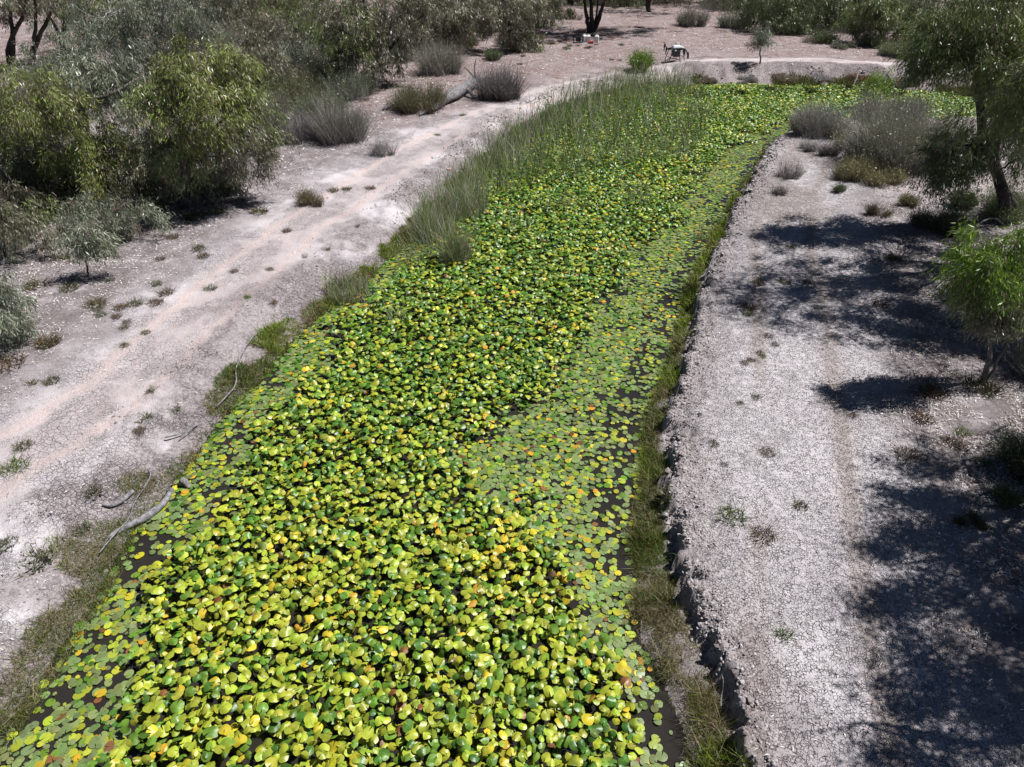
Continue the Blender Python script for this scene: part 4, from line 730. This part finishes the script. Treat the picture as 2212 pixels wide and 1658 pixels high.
pxtree('gum_tree', 'tall dark-leaved gum tree leaning left over the right bank', 'tree', GR, (2183, 480),
    [([(2170, 420), (2145, 350), (2120, 270), (2112, 190), (2095, 110), (2080, 40)], .14, .03), ([(2112, 190), (2080, 160), (2060, 120)], .05, .015)][:1]+[([(2190, 440), (2160, 390), (2150, 310), (2185, 230), (2210, 170)], .10, .03)],
    [(2060, 45, 0, 85, 40, OLIVE), (2150, 30, 0, 80, 34, OLIVE), (1995, 92, -.2, 36, 42, OLIVE), (2050, 105, -.5, 55, 34, DARK), (2130, 95, -.4, 72, 46, OLIVE), (2200, 90, 0, 56, 50, FRESH), (1992, 140, -.2, 24, 20, DARK), (2185, 165, -.5, 52, 36, OLIVE), (2195, 265, -.3, 40, 38, OLIVE), (2070, 315, -.6, 46, 30, DARK), (2035, 345, -.6, 36, 40, DARK), (2090, 340, -.5, 40, 26, OLIVE), (2060, 385, -.6, 34, 26, DARK), (2140, 300, -.4, 32, 24, OLIVE), (2200, 340, 0, 36, 28, DARK)], 24000, .15, barkm='bark_dark', twigs=6)
pxtree('gum_tree', 'small yellow-green weeping gum on a bent thin stem above its own grass tuft', 'tree', GR, (2122, 826), [([(2135, 780), (2145, 716), (2160, 650), (2165, 590)], .04, .012), ([(2150, 790), (2175, 745), (2190, 700)], .02, .008)],
    [(2160, 530, 0, 62, 42, FRESH), (2130, 580, -.2, 52, 40, FRESH), (2195, 560, 0, 50, 46, FRESH), (2105, 545, 0, 36, 30, FRESH), (2165, 620, -.2, 56, 40, OLIVE), (2115, 630, 0, 42, 34, OLIVE), (2205, 640, 0, 46, 46, OLIVE), (2140, 675, 0, 42, 26, DRAB), (2190, 690, 0, 32, 26, DRAB)], 15000, .11, barkm='bark_grey', spray=.35)
# trees just outside the right edge: their shade falls across the bank
def wtree(label, base, top, clusters, n, rad=.18):
    base = np.array([base[0], base[1], float(hgt(base[0], base[1])[0])]); top = np.array(top, float); m = base*.5+top*.5+np.array([.3, .1, 0])
    tree('gum_tree', label, 'tree', GR, base, [([base-np.array([0, 0, .1]), m, top], rad, .04)], [(np.array(c[:3], float), c[3], c[3], c[4], OLIVE) for c in clusters], n, .14, barkm='bark_grey', twigs=6)
wtree('gum tree beyond the right edge whose shade crosses the middle of the bank', (15.6, 16.6), (13.6, 16.2, 6.2), [(10.9, 15.7, 4.6, 1.2, .7), (12.4, 14.9, 5.4, 1.3, .7), (12.6, 16.9, 4.9, 1.4, .8), (14.2, 16.3, 6.2, 1.4, .8), (13.2, 18.2, 5.2, 1.4, .8), (14.2, 14.5, 4.6, 1.3, .7), (15.2, 17.8, 5.0, 1.4, .8), (9.3, 15.6, 7.1, .9, .5), (10.3, 15.0, 7.3, 1.1, .6), (10.7, 16.5, 7.2, 1.1, .6), (11.8, 15.8, 7.4, 1.2, .6), (10.0, 14.2, 7.2, .9, .5)], 46000)
wtree('gum tree beyond the right edge, just nearer than the one shading mid bank', (14.6, 12.2), (13.4, 12.2, 6.4), [(11.6, 12.6, 5.4, 1.0, .6), (12.9, 13.0, 6.0, 1.2, .7), (12.6, 11.4, 5.6, 1.1, .7), (14.2, 12.2, 6.4, 1.3, .8), (13.8, 10.6, 5.2, 1.2, .7), (10.9, 13.5, 5.3, 1.2, .7), (11.6, 14.2, 5.0, 1.3, .7), (12.6, 13.4, 5.2, 1.3, .7)], 42000)
wtree('gum tree beyond the right edge shading the lower right leaf litter', (11.6, 8.0), (10.4, 7.8, 6.6), [(9.3, 8.0, 5.2, .9, .6), (10.6, 8.8, 5.8, 1.2, .7), (8.6, 6.9, 5.0, .9, .6), (9.9, 6.9, 6.1, 1.2, .7), (11.2, 7.4, 5.0, 1.3, .7), (8.9, 6.2, 5.6, .9, .6)], 26000)
wtree('gum tree beyond the lower right corner shading the bank', (10.4, 4.4), (9.2, 4.6, 7.0), [(8.0, 5.4, 5.4, 1.0, .6), (7.3, 4.5, 5.2, .8, .6), (9.3, 5.5, 6.2, 1.1, .7), (8.9, 3.9, 6.0, 1.2, .7), (8.2, 2.9, 5.2, 1.0, .6), (6.6, 3.4, 5.2, .7, .5), (7.4, 2.2, 5.4, .9, .6), (10.3, 5.2, 5.2, 1.2, .7)], 28000)
# far belt of trees closing the view
for k in range(34):
    px_ = 40+k*66+random.uniform(-25, 25); Y = random.uniform(72, 105); b = P(px_, -20, Y); b = np.array([b[0]*1.02, Y, float(hgt(b[0], Y)[0])]); h_ = random.uniform(7, 11)
    kinds = [('dense dark gum tree in the far belt behind the clearing', DARK), ('olive gum tree in the far belt behind the clearing', OLIVE), ('grey-green gum tree in the far belt behind the clearing', DRAB)][k % 3]
    tree('gum_tree', kinds[0], 'tree', 'far belt of gum trees', b, [([b, b+np.array([random.uniform(-.6, .6), 0, h_*.5]), b+np.array([random.uniform(-1, 1), 0, h_*.8])], .22, .06)],
        [(b+np.array([random.uniform(-2.6, 2.6), random.uniform(-1.5, 1.5), h_*random.uniform(.18, .95)]), 2.0, 1.8, 1.3, kinds[1]) for _ in range(7)], 3600, .42, twigs=2, spray=.8)

# ---------------------------------------------------------------- small tufts
def tuft_mesh(n, h, w_, pal, leafy):
    a = rng.uniform(0, 6.28, n); rr = w_*np.sqrt(rng.random(n)); b = np.stack([rr*np.cos(a), rr*np.sin(a), np.full(n, -.01)], -1)
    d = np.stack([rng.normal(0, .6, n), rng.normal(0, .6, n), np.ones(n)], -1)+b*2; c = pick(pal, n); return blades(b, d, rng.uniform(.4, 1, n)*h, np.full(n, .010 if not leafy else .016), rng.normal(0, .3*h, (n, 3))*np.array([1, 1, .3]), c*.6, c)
TUFT = {'brown': ([(.17, .11, .065), (.22, .15, .09), (.13, .09, .05)], 'rust-brown dry weed tuft'), 'olive': ([(.13, .13, .05), (.17, .15, .07), (.10, .11, .04)], 'olive grass tuft'), 'green': ([(.13, .22, .03), (.10, .18, .03), (.18, .24, .05)], 'fresh green weed tuft'), 'grey': ([(.22, .23, .15), (.28, .29, .21), (.18, .18, .12)], 'grey-green saltbush tuft')}
tm = {}
spots = [  # kind, px, py, size
    ('brown', 105, 740, 1.5), ('olive', 100, 745, 1.3), ('olive', 292, 658, 1.0), ('brown', 338, 655, 1.0), ('olive', 455, 625, .8), ('brown', 360, 635, 1.2), ('olive', 268, 710, .7), ('brown', 275, 697, .6), ('olive', 315, 720, .6), ('olive', 270, 748, .6), ('brown', 20, 790, 1.6), ('olive', 50, 965, .9), ('green', 30, 1012, 1.1), ('olive', 70, 828, .6), ('olive', 112, 824, .9), ('grey', 175, 1142, .8), ('grey', 70, 1215, 1.5), ('grey', 312, 905, .8), ('grey', 380, 885, .6), ('brown', 300, 932, .6), ('grey', 330, 843, .7), ('olive', 200, 1063, .9), ('grey', 15, 1175, .8), ('brown', 440, 555, 1.0), ('olive', 430, 540, 1.2), ('brown', 505, 587, .7), ('green', 535, 643, .5), ('brown', 583, 583, .6), ('brown', 590, 655, .6), ('olive', 720, 413, 1.0), ('olive', 750, 410, 1.0), ('brown', 800, 408, 1.0), ('brown', 620, 500, .8), ('olive', 575, 345, 1.2), ('olive', 560, 460, 1.5), ('olive', 420, 470, 1.6), ('olive', 470, 460, 1.2), ('green', 1000, 250, .9), ('green', 945, 293, .7), ('brown', 660, 555, .6), ('brown', 705, 540, .6), ('olive', 775, 490, .5), ('olive', 130, 560, 1.4), ('olive', 76, 620, 1.5), ('olive', 150, 625, 1.3), ('brown', 212, 660, 1.0), ('olive', 1190, 95, 1.4), ('green', 1225, 107, 1.1), ('brown', 1130, 122, 1.0), ('olive', 1320, 130, 1.0),
    ('olive', 1695, 610, .9), ('brown', 1615, 665, 1.0), ('green', 1616, 680, .7), ('olive', 1640, 612, .9), ('green', 1710, 535, .8), ('brown', 1660, 726, .6), ('olive', 1675, 745, .5), ('olive', 1643, 765, .5), ('green', 1648, 772, .4), ('brown', 1622, 780, .5), ('brown', 1608, 785, .5), ('brown', 1600, 873, .4), ('olive', 1633, 860, .5), ('olive', 1542, 960, .5), ('brown', 1655, 980, .8), ('olive', 1565, 1005, .4), ('brown', 1650, 1160, 1.1), ('green', 1582, 1117, 1.1), ('olive', 1730, 1095, .7), ('green', 1695, 1376, .6), ('brown', 1840, 900, .5), ('green', 2080, 935, .8), ('olive', 2120, 838, 1.9), ('olive', 2078, 560, 1.2), ('brown', 1745, 610, .7), ('green', 2122, 1000, .6), ('brown', 1960, 985, 1.2), ('brown', 2010, 850, 1.3), ('olive', 1930, 560, 1.2), ('brown', 1905, 660, 1.0), ('brown', 1990, 905, 1.2), ('brown', 2060, 960, 1.0)]
for _ in range(46):
    px_, py_ = random.uniform(140, 760), random.uniform(330, 690)
    if py_ < 900-1.05*px_+random.uniform(60, 110) and py_ > 470-.25*px_: spots.append((random.choice(('brown', 'brown', 'olive', 'olive', 'grey')), px_, py_, random.uniform(.5, 1.2)))
for _ in range(14): spots.append((random.choice(('brown', 'olive')), random.uniform(1060, 1380), random.uniform(85, 150), random.uniform(.7, 1.2)))
for k_, (kind, px_, py_, s_) in enumerate(spots):
    key = (kind, k_ % 3)
    if key not in tm:
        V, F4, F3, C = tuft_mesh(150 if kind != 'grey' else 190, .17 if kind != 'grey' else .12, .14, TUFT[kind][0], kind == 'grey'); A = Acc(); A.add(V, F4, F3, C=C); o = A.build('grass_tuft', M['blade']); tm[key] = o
    else: o = tm[key].copy(); o.name = 'grass_tuft'; col.objects.link(o)
    b = GH(px_, py_); o.location = tuple(b); sc_ = s_*random.uniform(.95, 1.15); o.scale = (sc_*1.15, sc_*1.15, sc_); o.rotation_euler.z = random.uniform(0, 6)
    where = ('on the cracked clay near the left edge' if px_ < 240 and py_ > 680 else 'on the cracked clay beside the track' if px_ < 480 and py_ > 600 else 'in the leaf litter left of the track' if px_ < 700 and py_ < 600 and px_ < 1.55*py_ else 'on the pale strip between track and pond' if px_ < 820 else 'on the far litter beyond the track' if px_ < 1400 else 'in the tree shade on the right bank' if px_ > 1860 or (py_ < 640 and px_ > 1690) else 'on the bare right bank by its crumbling edge' if px_ < 1660 else 'on the open middle of the right bank')
    size = 'large' if s_ > 1.15 else ('small' if s_ < .65 else 'middling')
    reg(o, f'{size} {TUFT[kind][1]} {where}', 'tuft', 'tufts scattered on the dry ground')

# ---------------------------------------------------------------- logs and sticks
def stick(name, label, cat, group, pts, rads, parts=(), mat='wood', sides=9, wob=.0, jit=.12, n=14):
    pts = np.array(pts); b = pts[0].copy(); A = Acc(); t = np.linspace(0, 1, n); tube(A, curve(pts, n, wob)-b, np.interp(t, np.linspace(0, 1, len(rads)), rads), sides, True, jit)
    o = A.build(name, M[mat]); o.location = tuple(b); reg(o, label, cat, group)
    for q, rr in parts:
        A = Acc(); tube(A, curve(np.array(q), 7)-b, np.linspace(rr[0], rr[1], 7), 7, True, jit); A.build('branch_stub', M[mat], o)
    return o
def gp(px_, py_, dz=.0):
    p = GH(px_, py_); p[2] += dz; return p
DW = 'driftwood along the left bank'
p0, p1, p2, p3 = gp(935, 243, .10), gp(968, 226, .30), gp(1003, 207, .34), gp(1030, 190, .30)
stick('fallen_log', 'bleached fallen tree trunk with stubs lying beside the track', 'log', None, [p0, p1, p2, p3], [.08, .18, .27, .24, .13],
    [([p3, p3+[.6, .1, .12], p3+[1.2, .1, 0.05]], (.14, .06)), ([p3, p3+[-.1, .2, .5], p3+[.0, .3, 1.0]], (.07, .02)), ([p3, p3+[-.3, .2, .35], p3+[-.6, .3, .6]], (.06, .02)), ([p2, p2+[.35, -.35, -.15], p2+[.5, -.6, -.35]], (.14, .05)), ([p0, p0+[-.25, -.3, .0], p0+[-.5, -.8, -.02]], (.10, .04)), ([p3, p3+[.5, -.2, -.1], p3+[1.1, -.3, -.2]], (.10, .04))])
q0, q1, q2 = gp(828, 240, .05), gp(845, 232, .12), gp(868, 220, .16); stick('fallen_log', 'short broken grey log end at the left foot of the green dome shrub', 'log', None, [q0, q1, q2], [.05, .14, .18], [([q2, q2+[.05, .1, .2], q2+[.15, .1, .4]], (.06, .02))])
a0, a1, a2, a3, a4 = gp(236, 1166, .03), gp(270, 1143, .03), gp(318, 1128, .08), gp(358, 1100, .13), gp(378, 1072, .17)
for v in (a2, a3, a4): v[2] = max(v[2], .08)
stick('driftwood_log', 'curved grey driftwood limb lying in the pads at the left bank', 'driftwood', DW, [a0, a1, a2, a3, a4], [.03, .045, .058, .062, .05, .035])
stick('driftwood_log', 'short dark bent driftwood branch on the bank above the curved limb', 'driftwood', DW, [gp(222, 1092, .02), gp(243, 1096, .04), gp(266, 1086, .05), gp(289, 1066, .05)], [.015, .035, .04, .035])
s0, s1, s2 = gp(394, 1052, .02), gp(404, 1058, .10), gp(414, 1068, .0)
for v in (s0, s1, s2): v[2] = max(v[2], .02)
s1[2] = .12; stick('driftwood_stump', 'dark knobbly stump poking out of the lily pads by the curved limb', 'driftwood', DW, [s0, s1, s2], [.05, .06, .03])
def thin(label, pxs, r_=.012, dz=.03): stick('stick', label, 'stick', 'thin sticks at the left water edge', [np.maximum(gp(*q, dz), [-99, -99, dz+.02]) for q in pxs], [r_, r_*.8, r_*.4], sides=6, n=12)
thin('long pale bent stick arching over the curved driftwood limb', [(219, 1204), (250, 1165), (282, 1130), (296, 1090), (328, 1044), (322, 1024)], .012, .09)
thin('thin grey stick lying beside the long bent one', [(224, 1196), (234, 1172), (262, 1146)], .009, .06)
thin('long kinked pale stick slanting down the left bank into the pads', [(470, 888), (510, 844), (512, 815), (514, 798), (548, 735), (570, 722)], .016, .10)
thin('forked grey stick at the bank grass above the driftwood', [(360, 953), (398, 942), (437, 918)], .014, .08)
thin('second grey stick crossing the forked one at its lower end', [(392, 955), (415, 938), (440, 916)], .010, .10)
thin('crooked thin stick in the green bank grass', [(314, 1066), (330, 1038), (322, 1022), (350, 1046)], .009, .12)
stick('stick', 'pale curled root at the foot of the crumbling right bank', 'stick', None, [gp(1556, 1535, .04), gp(1556, 1510, .06), gp(1560, 1480, .06), gp(1558, 1462, .04)], [.012, .012, .006], sides=6)
stick('stick', 'dark twig lying on the open middle of the right bank', 'stick', None, [gp(1930, 1006, .01), gp(1940, 1010, .02), gp(1950, 1014, .01)], [.008, .006], sides=5)
stick('stick', 'pale curved dead branch beside the yellow-green tree on the right', 'stick', None, [gp(2060, 708, .04), gp(2078, 706, .12), gp(2100, 714, .08), gp(2135, 722, .04)], [.05, .045, .02], sides=7)
stick('stick', 'bleached fallen limb under the tall gum at the right', 'stick', None, [gp(2085, 520, .05), gp(2110, 498, .2), gp(2140, 490, .25), gp(2165, 494, .1)], [.03, .025, .012], sides=7)
stick('stick', 'slanting pale stake at the far bank edge of the lilies', 'stick', None, [gp(1842, 188, .0), gp(1848, 180, .3), gp(1851, 172, .5)], [.03, .02], sides=6)
sc0 = gp(968, 367, .02)
def scrap():
    n = 9; a = np.linspace(0, 6.28, n, endpoint=False); V = [(0, 0, .06)]+[(.16*math.cos(t)*(1+.3*math.sin(3*t)), .10*math.sin(t), .02+.03*math.sin(2*t)) for t in a]+[(.16*math.cos(t)*(1+.3*math.sin(3*t)), .10*math.sin(t), -.01) for t in a]
    F3 = [(0, 1+j, 1+(j+1) % n) for j in range(n)]; F4 = [(1+j, 1+n+j, 1+n+(j+1) % n, 1+(j+1) % n) for j in range(n)]
    o = mk('plastic_scrap', np.array(V), [np.array(F3), np.array(F4)], M['pink']); o.location = tuple(sc0); o.scale = (.6, .6, .6); reg(o, 'crumpled faded pink plastic scrap on the pale track edge', 'litter')
scrap()

# ---------------------------------------------------------------- jugs and kit under the tree
import bmesh
def bm_obj(name, bm, mat, parent, bevel=0):
    if bevel: bmesh.ops.bevel(bm, geom=bm.edges[:], offset=bevel, segments=2, affect='EDGES', profile=.6)
    me = bpy.data.meshes.new(name); bm.to_mesh(me); bm.free(); me.materials.append(M[mat]); return link(bpy.data.objects.new(name, me), parent)
def box(bm, c, s, taper=1.):
    r = bmesh.ops.create_cube(bm, size=1)['verts']
    for v in r:
        k = taper if v.co.z > 0 else 1; v.co = (v.co.x*s[0]*k+c[0], v.co.y*s[1]*k+c[1], v.co.z*s[2]+c[2])
def tub(name, pts, rad, mat, parent, sides=8, n=None):
    A = Acc(); n = n or max(6, 3*len(pts)); tube(A, curve(pts, n), np.interp(np.linspace(0, 1, n), np.linspace(0, 1, len(rad)), rad), sides); return A.build(name, M[mat], parent)
def jug():
    r = empty('jug', (0, 0, 0)); bm = bmesh.new(); box(bm, (0, 0, .17), (.27, .24, .34)); box(bm, (0, 0, .365), (.25, .22, .05), .5); bm_obj('body', bm, 'jug', r, .02)
    tub('cap', [(.06, 0, .385), (.06, 0, .41), (.06, 0, .435)], [.035, .035], 'jug', r, 10); tub('handle', [(-.09, 0, .37), (-.09, 0, .43), (-.02, 0, .44), (.02, 0, .385)], [.014, .014], 'jug', r, 7); return r
def copy_tree(o, parent=None):
    c = o.copy(); col.objects.link(c)
    if parent: c.parent = parent
    for ch in list(o.children): copy_tree(ch, c)
    return c
j = jug()
for i, (px_, py_, rz, lab) in enumerate(((1262, 90.5, .3, 'white plastic jug beside the black pump, half hidden, leftmost of three jugs'), (1270.5, 91, .1, 'white plastic jug in the middle of three under the tree'), (1288.5, 91.5, -.2, 'greenish white plastic jug standing apart, right of the other two'))):
    o = j if i == 0 else copy_tree(j); o.location = tuple(gp(px_, py_)); o.rotation_euler.z = rz; o.scale = (1.05, 1.05, 1.05); reg(o, lab, 'jug', 'white jugs under the four-stemmed tree')
r = empty('pump', gp(1249, 92)); reg(r, 'black pump set on a tube frame left of the white jugs', 'pump')
bm = bmesh.new(); box(bm, (0, 0, .2), (.34, .3, .28)); bm_obj('engine', bm, 'black', r, .03)
for s in (-1, 1): tub('frame', [(-.3, s*.22, .02), (-.3, s*.22, .42), (.3, s*.22, .42), (.3, s*.22, .02)], [.02, .02], 'black', r, 6, 24)
tub('hose', [(.15, -.1, .2), (.35, -.3, .08), (.1, -.4, .03), (-.3, -.35, .03)], [.03, .03], 'dark_grey', r)
r = empty('fuel_can', gp(1276, 94)); reg(r, 'low red can on the ground before the jugs', 'can')
bm = bmesh.new(); box(bm, (0, 0, .07), (.36, .2, .12)); bm_obj('body', bm, 'red', r, .025); tub('spout', [(.12, 0, .13), (.15, 0, .16), (.2, 0, .18)], [.02, .015], 'black', r, 7)

# ---------------------------------------------------------------- spray drone on its legs
def drone():
    b = gp(1457, 133); r = empty('spray_drone', b, R(12)); reg(r, 'black and white spraying drone with folded arms parked by the far track', 'drone')
    bm = bmesh.new(); box(bm, (0, 0, .66), (.62, .42, .10)); bm_obj('frame', bm, 'black', r, .02)
    bm = bmesh.new(); box(bm, (.05, 0, .775), (.62, .36, .12), .72); box(bm, (.30, 0, .74), (.25, .30, .07), .8); bm_obj('top_shell', bm, 'white_shell', r, .03)
    bm = bmesh.new(); box(bm, (.02, 0, .43), (.36, .40, .36), 1.15); bm_obj('spray_tank', bm, 'dark_grey', r, .05)
    bm = bmesh.new(); box(bm, (-.12, -.235, .60), (.10, .05, .07)); bm_obj('lamp', bm, 'white_shell', r, .015)
    for s in (-1, 1): tub('landing_leg', [(-.30, s*.26, .64), (-.40, s*.30, .30), (-.46, s*.32, .03), (-.34, s*.32, .015), (-.18, s*.31, .10), (.16, s*.31, .10), (.34, s*.32, .015), (.46, s*.32, .03), (.40, s*.30, .30), (.30, s*.26, .64)], [.022, .022], 'black', r, 7, 46)
    tub('crossbar', [(-.42, -.3, .25), (-.42, 0, .26), (-.42, .3, .25)], [.015, .015], 'black', r, 6); tub('crossbar', [(.42, -.3, .25), (.42, 0, .26), (.42, .3, .25)], [.015, .015], 'black', r, 6)
    for sx, sy, tip in ((-1, -1, (-.62, -.1, .70)), (-1, 1, (-.58, .30, .82)), (1, -1, (.66, -.2, .42)), (1, 1, (.62, .25, .55))):
        arm = tub('arm', [(sx*.28, sy*.2, .68), (sx*.45, sy*.24, .66), tip], [.03, .024], 'black', r, 8)
        t = np.array(tip); tub('motor', [t+[0, 0, -.06], t, t+[0, 0, .07]], [.055, .055], 'black', arm, 10)
        for a in (-1, 1):
            A = Acc(); L = .34; pts = np.array([t+[0, 0, .07], t+[sx*.04, a*.05, -.08], t+[sx*.05, a*.07, -.30]]) if a < 0 or sx > 0 else np.array([t+[0, 0, .07], t+[sx*.03, .1, .12], t+[sx*.01, .28, .10]])
            c = curve(pts, 6); wd = np.array([.02, .045, .05, .045, .035, .015]); s_ = np.array([1., .3, 0]); V = []
            for k in range(6): V += [c[k]-s_*wd[k], c[k]+s_*wd[k], c[k]+s_*wd[k]+[0, .008, .006], c[k]-s_*wd[k]+[0, .008, .006]]
            F = []
            for k in range(5):
                for q in range(4): F.append((4*k+q, 4*k+(q+1) % 4, 4*k+4+(q+1) % 4, 4*k+4+q))
            F += [(3, 2, 1, 0), (20, 21, 22, 23)]; A.add(np.array(V), np.array(F)); A.build('propeller_blade', M['black'], arm)
    tub('antenna', [(.0, .1, .83), (.0, .1, .92), (.0, .1, 1.0)], [.012, .012], 'dark_grey', r, 6); tub('antenna', [(.2, -.1, .82), (.2, -.1, .88), (.2, -.1, .95)], [.012, .012], 'dark_grey', r, 6)
drone()
